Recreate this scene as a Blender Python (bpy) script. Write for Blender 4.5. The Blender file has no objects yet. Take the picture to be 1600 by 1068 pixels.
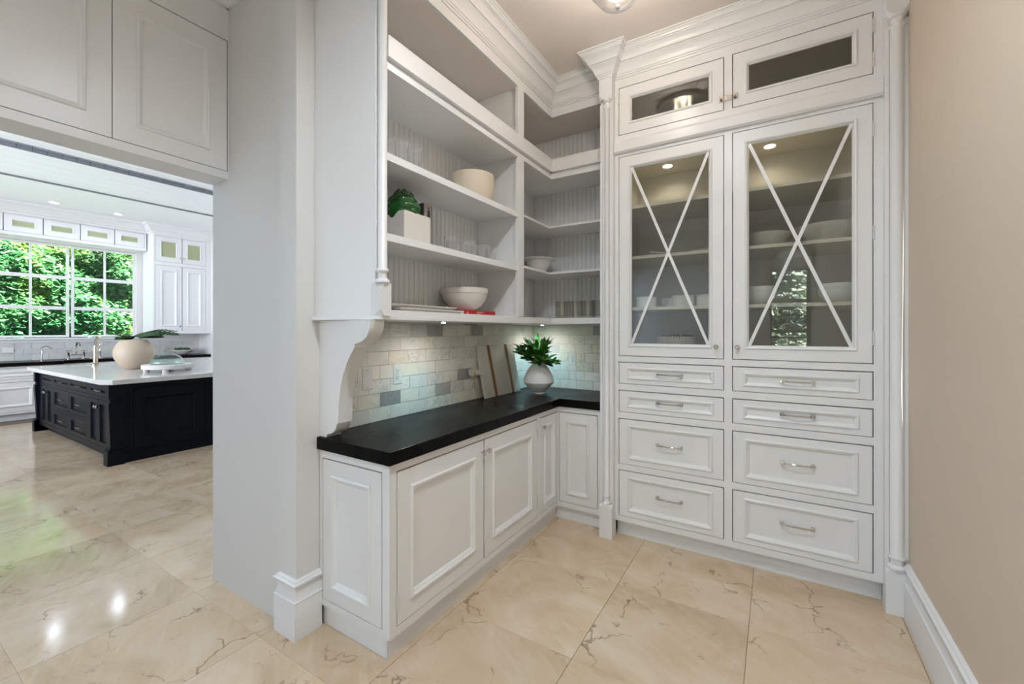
import bpy, bmesh, math, random
from mathutils import Vector, Matrix, noise
random.seed(7)
PI = math.pi
SC = bpy.context.scene
COL = SC.collection
# ------------------------------------------------------------------ camera
cam = bpy.data.cameras.new('camera')
cam.sensor_width = 36.0
cam.lens = 665.2 / 1600 * 36
cam.shift_y = -18.7 / 1600
cam.clip_start = 0.05
cam_o = bpy.data.objects.new('camera', cam)
cam_o.location = (0, 0, 1.443)
cam_o.rotation_euler = (PI / 2, 0, 0.5535)
COL.objects.link(cam_o)
SC.camera = cam_o
# ------------------------------------------------------------------ world, sun, big lights, exposure
SC.view_settings.view_transform = 'Standard'
SC.view_settings.look = 'None'
SC.view_settings.gamma = 1.0
SC.view_settings.use_curve_mapping = False
SC.view_settings.exposure = 1.22
w = bpy.data.worlds.new('world')
SC.world = w
w.use_nodes = True
bg = w.node_tree.nodes['Background']
sky = w.node_tree.nodes.new('ShaderNodeTexSky')
sky.sky_type = 'HOSEK_WILKIE'
sky.sun_direction = (0.45, -0.35, 0.82)
sky.turbidity = 2.5
w.node_tree.links.new(sky.outputs[0], bg.inputs[0])
bg.inputs[1].default_value = 1.2


def light(name, kind, loc, energy, color=(1, 1, 1), size=0.1, size_y=None, rot=(0, 0, 0), spot=None, radius=None):
    l = bpy.data.lights.new(name, kind)
    l.energy = energy
    l.color = color
    if kind == 'AREA':
        l.shape = 'RECTANGLE' if size_y else 'DISK'
        l.size = size
        if size_y:
            l.size_y = size_y
    elif kind in ('POINT', 'SPOT'):
        l.shadow_soft_size = size
    if kind == 'SPOT':
        l.spot_size = spot or 2.0
        l.spot_blend = 0.8
    if kind == 'SUN':
        l.angle = 0.02
    o = bpy.data.objects.new(name, l)
    o.location = loc
    o.rotation_euler = rot
    COL.objects.link(o)
    return o


light('sun', 'SUN', (0, 0, 8), 38.0, (1, .95, .86), rot=Vector((-.45, -.35, -.82)).to_track_quat('-Z', 'Y').to_euler())
# unseen fill lights added beyond the frame: kitchen side, rear room, passage wall
light('kitchen_window_daylight', 'AREA', (-7.6, -2.27, 1.9), 58, (.84, .88, 1), 4.3, 2.1, rot=(PI / 2 + .12, 0, .15)).data.spread = 1.75
light('rear_window_daylight', 'AREA', (-3.9, -2.27, 1.8), 9, (.62, .80, 1), 1.6, 1.9, rot=(PI / 2, 0, 0))
light('passage_window_daylight', 'AREA', (-2.57, -2.42, 1.6), 11, (.60, .79, 1), .9, 1.9, rot=(PI / 2, 0, -PI / 2))


# ------------------------------------------------------------------ materials
def mat(name, color=(.8, .8, .8), rough=.5, metal=0., spec=.5, bump=None, coat=0.):
    m = bpy.data.materials.new(name)
    m.use_nodes = True
    n = m.node_tree.nodes
    p = n['Principled BSDF']
    p.inputs['Base Color'].default_value = (*color, 1)
    p.inputs['Roughness'].default_value = rough
    p.inputs['Metallic'].default_value = metal
    p.inputs['Specular IOR Level'].default_value = spec
    p.inputs['Coat Weight'].default_value = coat
    if bump:
        sc, st = bump
        t = n.new('ShaderNodeTexNoise')
        t.inputs['Scale'].default_value = sc
        t.inputs['Detail'].default_value = 3
        b = n.new('ShaderNodeBump')
        b.inputs['Strength'].default_value = st
        b.inputs['Distance'].default_value = .002
        tc = n.new('ShaderNodeTexCoord')
        m.node_tree.links.new(tc.outputs['Object'], t.inputs['Vector'])
        m.node_tree.links.new(t.outputs[0], b.inputs['Height'])
        m.node_tree.links.new(b.outputs[0], p.inputs['Normal'])
    return m


def nt(m):
    return m.node_tree.nodes, m.node_tree.links, m.node_tree.nodes['Principled BSDF']


def ramp(n, l, src, stops):
    r = n.new('ShaderNodeValToRGB')
    e = r.color_ramp.elements
    e[0].position, e[0].color = stops[0][0], (*stops[0][1], 1)
    e[1].position, e[1].color = stops[-1][0], (*stops[-1][1], 1)
    for p, c in stops[1:-1]:
        k = e.new(p)
        k.color = (*c, 1)
    l.new(src, r.inputs[0])
    return r


def mix(n, l, fac, a, b, mode='MIX'):
    x = n.new('ShaderNodeMixRGB')
    x.blend_type = mode
    for s, i in ((fac, 0), (a, 1), (b, 2)):
        if isinstance(s, (int, float)):
            x.inputs[i].default_value = s
        elif isinstance(s, tuple):
            x.inputs[i].default_value = (*s, 1)
        else:
            l.new(s, x.inputs[i])
    return x.outputs[0]


def coords(n, l, scale=(1, 1, 1), rnd=True, loc=9.0, rot=(0, 0, 0)):
    """object coordinates, shifted per object so no two pieces show the same figure"""
    tc = n.new('ShaderNodeTexCoord')
    mp = n.new('ShaderNodeMapping')
    mp.inputs['Scale'].default_value = scale
    mp.inputs['Rotation'].default_value = rot
    l.new(tc.outputs['Object'], mp.inputs['Vector'])
    oi = n.new('ShaderNodeObjectInfo')
    if rnd:
        v = n.new('ShaderNodeVectorMath')
        v.operation = 'SCALE'
        v.inputs[0].default_value = (loc, loc * 1.7, loc * .6)
        l.new(oi.outputs['Random'], v.inputs['Scale'])
        l.new(v.outputs[0], mp.inputs['Location'])
    return mp.outputs[0], oi.outputs['Random']


def noise_tex(n, l, vec, scale, detail=4, dist=0., rough=.5):
    t = n.new('ShaderNodeTexNoise')
    t.inputs['Scale'].default_value = scale
    t.inputs['Detail'].default_value = detail
    t.inputs['Distortion'].default_value = dist
    t.inputs['Roughness'].default_value = rough
    l.new(vec, t.inputs['Vector'])
    return t.outputs[0]


def marble_floor():
    m = mat('cream marble floor', rough=.16)
    n, l, p = nt(m)
    v, r = coords(n, l, rot=(0, 0, .5))
    a = noise_tex(n, l, v, 2.2, 8, 1.2, .62)
    base = ramp(n, l, a, [(.25, (.50, .37, .235)), (.45, (.65, .50, .34)), (.62, (.71, .575, .425)), (.8, (.78, .66, .52))]).outputs[0]
    tone = ramp(n, l, r, [(0, (.90, .88, .86)), (.5, (1, 1, 1)), (1, (1.06, 1.05, 1.03))]).outputs[0]
    base = mix(n, l, 1., base, tone, 'MULTIPLY')
    # stretched streaks
    mp = n.new('ShaderNodeMapping')
    mp.inputs['Scale'].default_value = (1.2, 7, 1)
    l.new(v, mp.inputs['Vector'])
    s = noise_tex(n, l, mp.outputs[0], 3, 6, .6, .6)
    st = ramp(n, l, s, [(.5, (0, 0, 0)), (.75, (.35, .35, .35))]).outputs[0]
    base = mix(n, l, st, base, (.78, .69, .56))
    # cracks
    d = noise_tex(n, l, v, 4, 5, 0, .6)
    dv = n.new('ShaderNodeVectorMath')
    dv.operation = 'SCALE'
    dv.inputs['Scale'].default_value = .35
    cn = n.new('ShaderNodeTexNoise')
    cn.inputs['Scale'].default_value = 5
    cn.inputs['Detail'].default_value = 4
    l.new(v, cn.inputs['Vector'])
    l.new(cn.outputs['Color'], dv.inputs[0])
    ad = n.new('ShaderNodeVectorMath')
    l.new(v, ad.inputs[0])
    l.new(dv.outputs[0], ad.inputs[1])
    vo = n.new('ShaderNodeTexVoronoi')
    vo.feature = 'DISTANCE_TO_EDGE'
    vo.inputs['Scale'].default_value = 3.2
    l.new(ad.outputs[0], vo.inputs['Vector'])
    cr = ramp(n, l, vo.outputs['Distance'], [(.0, (1, 1, 1)), (.012, (.5, .5, .5)), (.022, (0, 0, 0))]).outputs[0]
    gate = ramp(n, l, d, [(.5, (0, 0, 0)), (.62, (1, 1, 1))]).outputs[0]
    f = mix(n, l, 1., cr, gate, 'MULTIPLY')
    f = mix(n, l, 1., f, (.75, .75, .75), 'MULTIPLY')
    col = mix(n, l, f, base, (.20, .12, .065))
    l.new(col, p.inputs['Base Color'])
    rr = ramp(n, l, a, [(.3, (.08, .08, .08)), (.8, (.16, .16, .16))]).outputs[0]
    l.new(rr, p.inputs['Roughness'])
    return m


def marble_tile(name, lo, hi, vein, rough=.3, vs=9, warm=True):
    m = mat(name, rough=rough)
    n, l, p = nt(m)
    v, r = coords(n, l)
    base = ramp(n, l, r, [(0, lo), (.22, hi), (.42, tuple(x * y for x, y in zip(hi, (.97, .94, .86)))), (.62, hi), (.8, tuple((a + b) / 2 for a, b in zip(lo, hi))), (1, hi)]).outputs[0]
    a = noise_tex(n, l, v, vs, 6, 2.0, .6)
    s = ramp(n, l, a, [(.44, (0, 0, 0)), (.5, (.55, .55, .55)), (.56, (0, 0, 0))]).outputs[0]
    g = noise_tex(n, l, v, 5, 2)
    gt = ramp(n, l, g, [(.45, (.0, .0, .0)), (.65, (1, 1, 1))]).outputs[0]
    s = mix(n, l, 1., s, gt, 'MULTIPLY')
    c = mix(n, l, s, base, vein)
    cl = noise_tex(n, l, v, 14, 4)
    c = mix(n, l, .35, c, ramp(n, l, cl, [(.3, (.8, .8, .8)), (.7, (1, 1, 1))]).outputs[0], 'MULTIPLY')
    l.new(c, p.inputs['Base Color'])
    return m


def granite():
    m = mat('black granite', (.02, .02, .02), .28)
    n, l, p = nt(m)
    v, _ = coords(n, l, rnd=False)
    a = noise_tex(n, l, v, 6, 8, 1.5, .7)
    c = ramp(n, l, a, [(.35, (.004, .004, .0035)), (.62, (.008, .007, .006)), (.8, (.028, .022, .018))]).outputs[0]
    l.new(c, p.inputs['Base Color'])
    b = n.new('ShaderNodeBump')
    b.inputs['Strength'].default_value = .2
    b.inputs['Distance'].default_value = .0015
    l.new(noise_tex(n, l, v, 60, 5), b.inputs['Height'])
    l.new(b.outputs[0], p.inputs['Normal'])
    rr = ramp(n, l, noise_tex(n, l, v, 3, 3), [(.3, (.24, .24, .24)), (.7, (.32, .32, .32))]).outputs[0]
    l.new(rr, p.inputs['Roughness'])
    p.inputs['Specular IOR Level'].default_value = .07
    return m


def glass(name, tint=(1, 1, 1), base=.06, rough=0.0, edge_glint=0.):
    m = bpy.data.materials.new(name)
    m.use_nodes = True
    n, l = m.node_tree.nodes, m.node_tree.links
    n.remove(n['Principled BSDF'])
    out = n['Material Output']
    t = n.new('ShaderNodeBsdfTransparent')
    t.inputs[0].default_value = (*tint, 1)
    g = n.new('ShaderNodeBsdfGlossy')
    g.inputs['Roughness'].default_value = rough
    f = n.new('ShaderNodeLayerWeight')
    f.inputs['Blend'].default_value = .5
    pw = n.new('ShaderNodeMath')
    pw.operation = 'POWER'
    pw.inputs[1].default_value = 4.0
    l.new(f.outputs['Facing'], pw.inputs[0])
    ad = n.new('ShaderNodeMath')
    ad.operation = 'MULTIPLY_ADD'
    ad.use_clamp = True
    ad.inputs[1].default_value = .8
    ad.inputs[2].default_value = base
    l.new(pw.outputs[0], ad.inputs[0])
    x = n.new('ShaderNodeMixShader')
    l.new(ad.outputs[0], x.inputs[0])
    l.new(t.outputs[0], x.inputs[1])
    l.new(g.outputs[0], x.inputs[2])
    if edge_glint:  # whitish diffuse stands in for light caught on the glass edges
        df = n.new('ShaderNodeBsdfDiffuse')
        df.inputs[0].default_value = (.92, .92, .92, 1)
        y = n.new('ShaderNodeMixShader')
        hz = n.new('ShaderNodeMath')
        hz.operation = 'MULTIPLY_ADD'
        hz.inputs[1].default_value = edge_glint * 3
        hz.inputs[2].default_value = edge_glint * .35
        l.new(pw.outputs[0], hz.inputs[0])
        l.new(hz.outputs[0], y.inputs[0])
        l.new(x.outputs[0], y.inputs[1])
        l.new(df.outputs[0], y.inputs[2])
        x = y
    l.new(x.outputs[0], out.inputs[0])
    return m


def emis(name, color, s):
    m = mat(name, color)
    n, l, p = nt(m)
    p.inputs['Emission Color'].default_value = (*color, 1)
    p.inputs['Emission Strength'].default_value = s
    return m


def leafmat(name, a, b, rough=.4, trans=.0):
    m = mat(name, a, rough)
    n, l, p = nt(m)
    v, r = coords(n, l)
    c = noise_tex(n, l, v, 3.0, 3)
    l.new(ramp(n, l, c, [(.35, a), (.65, b)]).outputs[0], p.inputs['Base Color'])
    return m


M = {}
M['white'] = mat('white cabinet paint', (.84, .84, .835), .30, bump=(180, .05))
M['wall'] = mat('white wall paint', (.77, .76, .74), .45, bump=(220, .12))
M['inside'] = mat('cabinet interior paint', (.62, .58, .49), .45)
M['beige'] = mat('beige wall paint', (.70, .59, .47), .55, bump=(220, .15))
M['ceil'] = mat('ceiling paint', (.87, .79, .73), .6, bump=(200, .1))
M['cubby'] = mat('warm cubby paint', (.88, .81, .765), .5)
M['floor'] = marble_floor()
M['grout'] = mat('dark grout', (.16, .12, .09), .8)
M['tgrout'] = mat('pale grout', (.50, .47, .41), .8)
M['tile'] = marble_tile('white marble tile', (.74, .73, .69), (.89, .865, .80), (.36, .36, .36))
M['gtile'] = marble_tile('grey marble tile', (.36, .36, .35), (.50, .49, .47), (.20, .20, .22), vs=16)
M['ktile'] = marble_tile('kitchen marble tile', (.62, .63, .62), (.74, .74, .72), (.45, .45, .46))
M['granite'] = granite()
M['nickel'] = mat('polished nickel', (.62, .60, .57), .12, 1.0)
M['brass'] = mat('aged nickel', (.55, .47, .38), .22, 1.0)
M['dark'] = mat('dark slot', (.03, .03, .03), .6)
M['glass'] = glass('cabinet glass', (.93, .94, .92), .075)
M['frost'] = mat('frosted cabinet glass', (.42, .45, .26), .35)
M['tglass'] = glass('tumbler glass', (1, 1, 1), .02, edge_glint=.16)
M['panes'] = glass('window glass', (.99, 1, 1), .02)
M['smoke'] = glass('smoked tumbler glass', (.87, .86, .82), .06, edge_glint=.06)
M['green_glass'] = glass('pale green glass', (.80, .90, .88), .08)
M['navy'] = mat('black island paint', (.0025, .0045, .0085), .40, spec=.14, bump=(150, .1))
M['quartz'] = marble_tile('pale marble slab', (.68, .67, .64), (.70, .69, .66), (.5, .48, .46), .12, 3)
M['cream'] = mat('cream stoneware', (.72, .62, .49), .38, bump=(60, .3))
M['ivory'] = mat('ivory ceramic', (.74, .70, .64), .22)
M['bowlwhite'] = mat('white ceramic', (.80, .79, .76), .15)
M['vase'] = mat('matt white ceramic', (.93, .93, .93), .45)
M['plate'] = mat('cover plate plastic', (.80, .79, .77), .3)
M['wood'] = mat('dark oak strip', (.24, .105, .025), .4, bump=(90, .3))
M['whitewood'] = mat('white washed wood', (.68, .65, .60), .55, bump=(80, .35))
M['twine'] = mat('twine', (.36, .25, .13), .9)
M['leaf'] = leafmat('leaf green', (.05, .19, .025), (.13, .36, .06), .4)
M['leafm'] = leafmat('mid green leaf', (.025, .11, .015), (.06, .2, .03), .4)
M['leafd'] = leafmat('dark leaf', (.012, .05, .012), (.03, .10, .02), .35)
M['stem'] = mat('stem green', (.05, .09, .02), .6)
M['artichoke'] = mat('glossy green glass', (.005, .085, .008), .12, coat=.5)
M['red'] = mat('red book cloth', (.50, .008, .010), .38)
M['bookgrey'] = mat('book spine paper', (.50, .44, .40), .5)
M['bookdark'] = mat('book cover board', (.13, .13, .12), .5)
M['ink'] = mat('brown ink', (.06, .03, .025), .6)
M['inkwhite'] = mat('white ink', (.75, .55, .5), .6)
M['rattan'] = mat('pale wood bowl', (.52, .42, .31), .5, bump=(30, .4))
M['greybrick'] = marble_tile('grey ceramic brick', (.30, .33, .37), (.36, .39, .43), (.25, .27, .3), .3)
M['shiplap'] = mat('white shiplap paint', (.88, .89, .90), .45)
M['lampglass'] = glass('lamp glass', (.90, .88, .85), .40, .16)
M['satin'] = mat('satin nickel', (.66, .64, .61), .32, 1.0)
M['bulb'] = emis('lamp glow', (1, .86, .70), 14)
M['can'] = emis('downlight glow', (1, .93, .82), 4)
M['puck'] = emis('puck glow', (.75, .97, 1), 12)
M['ribbed'] = mat('ribbed driftwood', (.50, .44, .37), .6)
M['moss'] = mat('dried moss', (.06, .035, .02), .9)
M['dried'] = M['moss']
M['hinge'] = mat('painted hinge', (.74, .73, .71), .35)
M['hedge'] = None


def hedge_mat(name='hedge leaves', daylit=False):
    m = mat(name, (.1, .3, .05), .5)
    n, l, p = nt(m)
    tc = n.new('ShaderNodeTexCoord')
    a = noise_tex(n, l, tc.outputs['Object'], 1.1, 3)
    b = noise_tex(n, l, tc.outputs['Object'], 14, 2)
    c1 = ramp(n, l, a, [(.35, (.05, .20, .09)), (.5, (.10, .30, .12)), (.68, (.30, .42, .07))]).outputs[0]
    if daylit:
        c1 = ramp(n, l, a, [(.35, (.50, .60, .54)), (.5, (.68, .76, .72)), (.68, (.88, .92, .92))]).outputs[0]  # leaves coloured pale so the mirrored shrub looks brightly daylit
    c2 = ramp(n, l, b, [(.3, (.5, .5, .5)), (.7, (1.5, 1.5, 1.4))]).outputs[0]
    cc = mix(n, l, 1., c1, c2, 'MULTIPLY')
    l.new(cc, p.inputs['Base Color'])
    tr = n.new('ShaderNodeBsdfTranslucent')
    l.new(cc, tr.inputs[0])
    mx = n.new('ShaderNodeMixShader')
    mx.inputs[0].default_value = .45
    l.new(p.outputs[0], mx.inputs[1])
    l.new(tr.outputs[0], mx.inputs[2])
    l.new(mx.outputs[0], n['Material Output'].inputs[0])
    return m


M['hedge'] = hedge_mat()
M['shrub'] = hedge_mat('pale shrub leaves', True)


# ------------------------------------------------------------------ mesh helpers
def mY(Y0):
    return lambda u, n_, z: (u, Y0 - n_, z)


def mX(X0):
    return lambda u, n_, z: (X0 + n_, u, z)


class MB:
    def __init__(s):
        s.v, s.f = [], []

    def add(s, vs, fs):
        k = len(s.v)
        s.v += [tuple(p) for p in vs]
        s.f += [tuple(i + k for i in f) for f in fs]
        return s

    def box(s, x0, x1, y0, y1, z0, z1):
        return s.add([(x, y, z) for x in (x0, x1) for y in (y0, y1) for z in (z0, z1)],
                     [(0, 1, 3, 2), (4, 6, 7, 5), (0, 4, 5, 1), (2, 3, 7, 6), (0, 2, 6, 4), (1, 5, 7, 3)])

    def mbox(s, mp, u0, u1, n0, n1, z0, z1):
        a, b = mp(u0, n0, z0), mp(u1, n1, z1)
        return s.box(min(a[0], b[0]), max(a[0], b[0]), min(a[1], b[1]), max(a[1], b[1]), z0, z1)

    def prism(s, pts, fn, a, b):
        n_ = len(pts)
        vs = [fn(p[0], p[1], a) for p in pts] + [fn(p[0], p[1], b) for p in pts]
        fs = [tuple(range(n_)), tuple(range(2 * n_ - 1, n_ - 1, -1))]
        fs += [(i, (i + 1) % n_, (i + 1) % n_ + n_, i + n_) for i in range(n_)]
        return s.add(vs, fs)

    def lathe(s, prof, c=(0, 0, 0), seg=24, a0=0., a1=2 * PI, sq=1.):
        full = abs(a1 - a0 - 2 * PI) < 1e-6
        m_ = seg if full else seg + 1
        vs, fs = [], []
        for r, z in prof:
            for i in range(m_):
                t = a0 + (a1 - a0) * i / seg
                vs.append((c[0] + r * math.cos(t), c[1] + r * sq * math.sin(t), c[2] + z))
        for k in range(len(prof) - 1):
            for i in range(seg):
                j = (i + 1) % m_
                fs.append((k * m_ + i, k * m_ + j, (k + 1) * m_ + j, (k + 1) * m_ + i))
        if prof[0][0] > 1e-5 and full:
            fs.append(tuple(range(m_ - 1, -1, -1)))
        if prof[-1][0] > 1e-5 and full:
            fs.append(tuple(range((len(prof) - 1) * m_, len(prof) * m_)))
        return s.add(vs, fs)

    def lathe_open(s, prof, c=(0, 0, 0), seg=24):
        k0 = len(s.f)
        s.lathe(prof, c, seg)
        # drop the caps so that the vessel stays open
        s.f = [f for i, f in enumerate(s.f) if i < k0 or len(f) == 4]
        return s

    def tube(s, pts, r, seg=8, cap=True):
        P = [Vector(p) for p in pts]
        rs = r if isinstance(r, (list, tuple)) else [r] * len(P)
        vs, fs = [], []
        up = Vector((0, 0, 1))
        for i, p in enumerate(P):
            d = (P[min(i + 1, len(P) - 1)] - P[max(i - 1, 0)]).normalized()
            a = d.cross(up)
            if a.length < 1e-3:
                a = d.cross(Vector((1, 0, 0)))
            a.normalize()
            b = d.cross(a)
            for k in range(seg):
                t = 2 * PI * k / seg
                vs.append(p + (a * math.cos(t) + b * math.sin(t)) * rs[i])
        for i in range(len(P) - 1):
            for k in range(seg):
                j = (k + 1) % seg
                fs.append((i * seg + k, i * seg + j, (i + 1) * seg + j, (i + 1) * seg + k))
        if cap:
            fs += [tuple(range(seg - 1, -1, -1)), tuple(range((len(P) - 1) * seg, len(P) * seg))]
        return s.add(vs, fs)

    def sweep(s, path, prof, z0=0., caps=True):
        """profile (out, z) carried along a plan path with mitred corners; out is to the right of travel"""
        n_ = len(path)
        vs, fs = [], []
        for i, p in enumerate(path):
            ds = []
            if i > 0:
                d = Vector((p[0] - path[i - 1][0], p[1] - path[i - 1][1])).normalized()
                ds.append(Vector((d.y, -d.x)))
            if i < n_ - 1:
                d = Vector((path[i + 1][0] - p[0], path[i + 1][1] - p[1])).normalized()
                ds.append(Vector((d.y, -d.x)))
            if len(ds) == 2:
                m_ = ds[0] + ds[1]
                m_ = m_ / max(m_.dot(ds[0]), .2)
            else:
                m_ = ds[0]
            for o, z in prof:
                vs.append((p[0] + m_.x * o, p[1] + m_.y * o, z0 + z))
        k = len(prof)
        for i in range(n_ - 1):
            for j in range(k - 1):
                fs.append((i * k + j, (i + 1) * k + j, (i + 1) * k + j + 1, i * k + j + 1))
        if caps:
            fs += [tuple(range(k)), tuple(range((n_ - 1) * k, n_ * k))]
        return s.add(vs, fs)

    def ring(s, mp, rect, prof, cap=True, back=False, du=0.):
        u0, u1, z0, z1 = rect
        vs, fs = [], []
        for i_, n_ in prof:
            j_ = i_ + (du if i_ > .01 else 0)
            for a, b in ((u0 + j_, z0 + i_), (u1 - j_, z0 + i_), (u1 - j_, z1 - i_), (u0 + j_, z1 - i_)):
                vs.append(mp(a, n_, b))
        for k in range(len(prof) - 1):
            for i in range(4):
                j = (i + 1) % 4
                fs.append((k * 4 + i, k * 4 + j, k * 4 + 4 + j, k * 4 + 4 + i))
        if cap:
            e = (len(prof) - 1) * 4
            fs.append((e, e + 1, e + 2, e + 3))
        if back:
            fs.append((3, 2, 1, 0))
        return s.add(vs, fs)

    def frame(s, mp, outer, holes, depth=.022, n0=0., edge=True):
        """flat face frame with rectangular openings"""
        U = sorted(set([outer[0], outer[1]] + [h[i] for h in holes for i in (0, 1)]))
        Z = sorted(set([outer[2], outer[3]] + [h[i] for h in holes for i in (2, 3)]))
        for i in range(len(U) - 1):
            for j in range(len(Z) - 1):
                cu, cz = (U[i] + U[i + 1]) / 2, (Z[j] + Z[j + 1]) / 2
                if any(h[0] < cu < h[1] and h[2] < cz < h[3] for h in holes):
                    continue
                s.add([mp(U[i], n0, Z[j]), mp(U[i + 1], n0, Z[j]), mp(U[i + 1], n0, Z[j + 1]), mp(U[i], n0, Z[j + 1])], [(0, 1, 2, 3)])
        for h in list(holes) + ([outer] if edge else []):
            s.ring(mp, h, [(0, n0), (0, n0 - depth)], cap=False)
        return s

    def hull(s, pts):
        bm = bmesh.new()
        vs = [bm.verts.new(p) for p in pts]
        bmesh.ops.convex_hull(bm, input=vs)
        bm.verts.index_update()
        k = len(s.v)
        bm.verts.ensure_lookup_table()
        s.v += [tuple(v.co) for v in bm.verts]
        s.f += [tuple(v.index + k for v in f.verts) for f in bm.faces]
        bm.free()
        return s

    def to_mesh(s, name, org=(0, 0, 0), smooth=None):
        me = bpy.data.meshes.new(name)
        o = org
        me.from_pydata([(p[0] - o[0], p[1] - o[1], p[2] - o[2]) for p in s.v], [], s.f)
        bm = bmesh.new()
        bm.from_mesh(me)
        if smooth is not None:
            bmesh.ops.remove_doubles(bm, verts=bm.verts, dist=1e-5)
        bmesh.ops.recalc_face_normals(bm, faces=bm.faces)
        bm.to_mesh(me)
        bm.free()
        if smooth is not None:
            for p in me.polygons:
                p.use_smooth = True
            me.set_sharp_from_angle(angle=math.radians(smooth))
        return me


ORG = {}


def thing(name, label, cat, loc=(0, 0, 0), rotz=0., group=None):
    o = bpy.data.objects.new(name, None)
    o.empty_display_size = .05
    COL.objects.link(o)
    o.location = loc
    o.rotation_euler = (0, 0, rotz)
    o['label'] = label
    o['category'] = cat
    if group:
        o['group'] = group
    ORG[o.name] = loc
    return o


def part(name, mb, m, parent, smooth=None, label=None, stuff=False, bevel=0., local=False):
    org = (0, 0, 0) if local else ORG[parent.name]
    me = mb.to_mesh(name, org, smooth)
    me.materials.append(M[m] if isinstance(m, str) else m)
    o = bpy.data.objects.new(name, me)
    COL.objects.link(o)
    o.parent = parent
    ORG[o.name] = org
    if label:
        o['label'] = label
    if stuff:
        o['kind'] = 'stuff'
    if bevel:
        bv = o.modifiers.new('bevel', 'BEVEL')
        bv.width = bevel
        bv.segments = 2
        bv.limit_method = 'ANGLE'
        bv.angle_limit = .7
    return o


def solo(name, mb, m, label=None, cat=None, loc=(0, 0, 0), smooth=None, kind=None, group=None, bevel=0.):
    me = mb.to_mesh(name, loc, smooth)
    me.materials.append(M[m] if isinstance(m, str) else m)
    o = bpy.data.objects.new(name, me)
    COL.objects.link(o)
    o.location = loc
    ORG[o.name] = loc
    if label:
        o['label'] = label
    if cat:
        o['category'] = cat
    if kind:
        o['kind'] = kind
    if group:
        o['group'] = group
    if bevel:
        bv = o.modifiers.new('bevel', 'BEVEL')
        bv.width = bevel
        bv.segments = 2
        bv.limit_method = 'ANGLE'
        bv.angle_limit = .7
    return o


def piece(name, me, parent, loc, rot=(0, 0, 0), scale=(1, 1, 1)):
    """one of many alike pieces that share mesh data"""
    o = bpy.data.objects.new(name, me)
    COL.objects.link(o)
    o.parent = parent
    o.location = loc
    o.rotation_euler = rot
    o.scale = scale
    return o


def dup(root, loc, rotz=0., label=None, group=None, scale=None):
    r = root.copy()
    COL.objects.link(r)
    r.location = loc
    r.rotation_euler = (0, 0, rotz)
    if label:
        r['label'] = label
    if group:
        r['group'] = group
    if scale:
        r.scale = scale
    for ch in list(root.children):
        c = ch.copy()
        COL.objects.link(c)
        c.parent = r
        for g in ch.children:
            d = g.copy()
            COL.objects.link(d)
            d.parent = c
    return r


def bake(mb, m, name='piece', smooth=None):
    me = mb.to_mesh(name, (0, 0, 0), smooth)
    me.materials.append(M[m] if isinstance(m, str) else m)
    return me


def struct(name, mb, m, smooth=None, label=None):
    return solo(name, mb, m, kind='structure', smooth=smooth, label=label)


# profiles -----------------------------------------------------------
def panel_prof(s_, big=1.):
    b = big
    return [(0, -.019), (0, 0), (s_, 0), (s_ + .001, .0055 * b), (s_ + .005 * b, .0085 * b), (s_ + .011 * b, .0075 * b), (s_ + .013 * b, .003),
            (s_ + .020 * b, -.001), (s_ + .024 * b, -.006), (s_ + .026 * b, -.009)]


CROWN = [(0, 0), (.006, 0), (.0085, .010), (.015, .0125), (.017, .022), (.0215, .0235), (.0235, .036), (.030, .052), (.042, .068), (.0555, .079),
         (.051, .080), (.051, .086), (.060, .087), (.0615, .100), (.069, .113), (.0815, .125), (.090, .128), (.085, .130), (.085, .137), (.094, .138), (.096, .143), (.103, .149), (.108, .152),
         (.108, .158), (.1175, .160), (.1175, .168)]
BASEB = [(0, 0), (.022, 0), (.022, .165), (.020, .170), (.024, .174), (.024, .179), (.018, .184), (.013, .20), (.010, .222), (.010, .238),
         (.016, .242), (.022, .246), (.026, .254), (.026, .260), (.016, .264), (.014, .27), (.004, .276), (0, .276)]
GAP = .005


def knob(mp, u, z, parent, n0=0., sc=1.):
    mb = MB()
    prof = [(.006, 0), (.005, .010), (.006, .013), (.013, .017), (.0155, .022), (.014, .027), (.007, .030), (0.0, .031)]
    seg = 14
    vs, fs = [], []
    for r, h in prof:
        for i in range(seg):
            t = 2 * PI * i / seg
            vs.append(mp(u + r * sc * math.cos(t), n0 + h * sc, z + r * sc * math.sin(t)))
    for k in range(len(prof) - 1):
        for i in range(seg):
            j = (i + 1) % seg
            fs.append((k * seg + i, k * seg + j, (k + 1) * seg + j, (k + 1) * seg + i))
    mb.add(vs, fs)
    return part('knob', mb, 'nickel', parent, smooth=40)


def pull(mp, u, z, parent, w_=.155, n0=0., m='nickel'):
    mb = MB()
    h = w_ / 2
    pts = [mp(u - h + w_ * i / 10, n0 + .024 + .011 * math.sin(PI * i / 10), z) for i in range(11)]
    mb.tube(pts, .0052, 8)
    for s_ in (-1, 1):
        mb.mbox(mp, u + s_ * h - .0065, u + s_ * h + .0065, n0, n0 + .026, z - .0065, z + .0065)
        mb.mbox(mp, u + s_ * h - .009, u + s_ * h + .009, n0, n0 + .004, z - .009, z + .009)
        mb.mbox(mp, u + s_ * (h - .012) - .002, u + s_ * (h - .012) + .002, n0 + .018, n0 + .036, z - .0065, z + .0065)
    return part('pull', mb, m, parent, smooth=40)


def hinges(mp, u, zs, parent, l_=.075):
    for z in zs:
        mb = MB()
        mb.tube([mp(u, .0035, z - l_ / 2), mp(u, .0035, z - .001)], .0045, 8)
        mb.tube([mp(u, .0035, z + .001), mp(u, .0035, z + l_ / 2)], .0045, 8)
        part('hinge', mb, 'hinge', parent, smooth=40)


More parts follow.
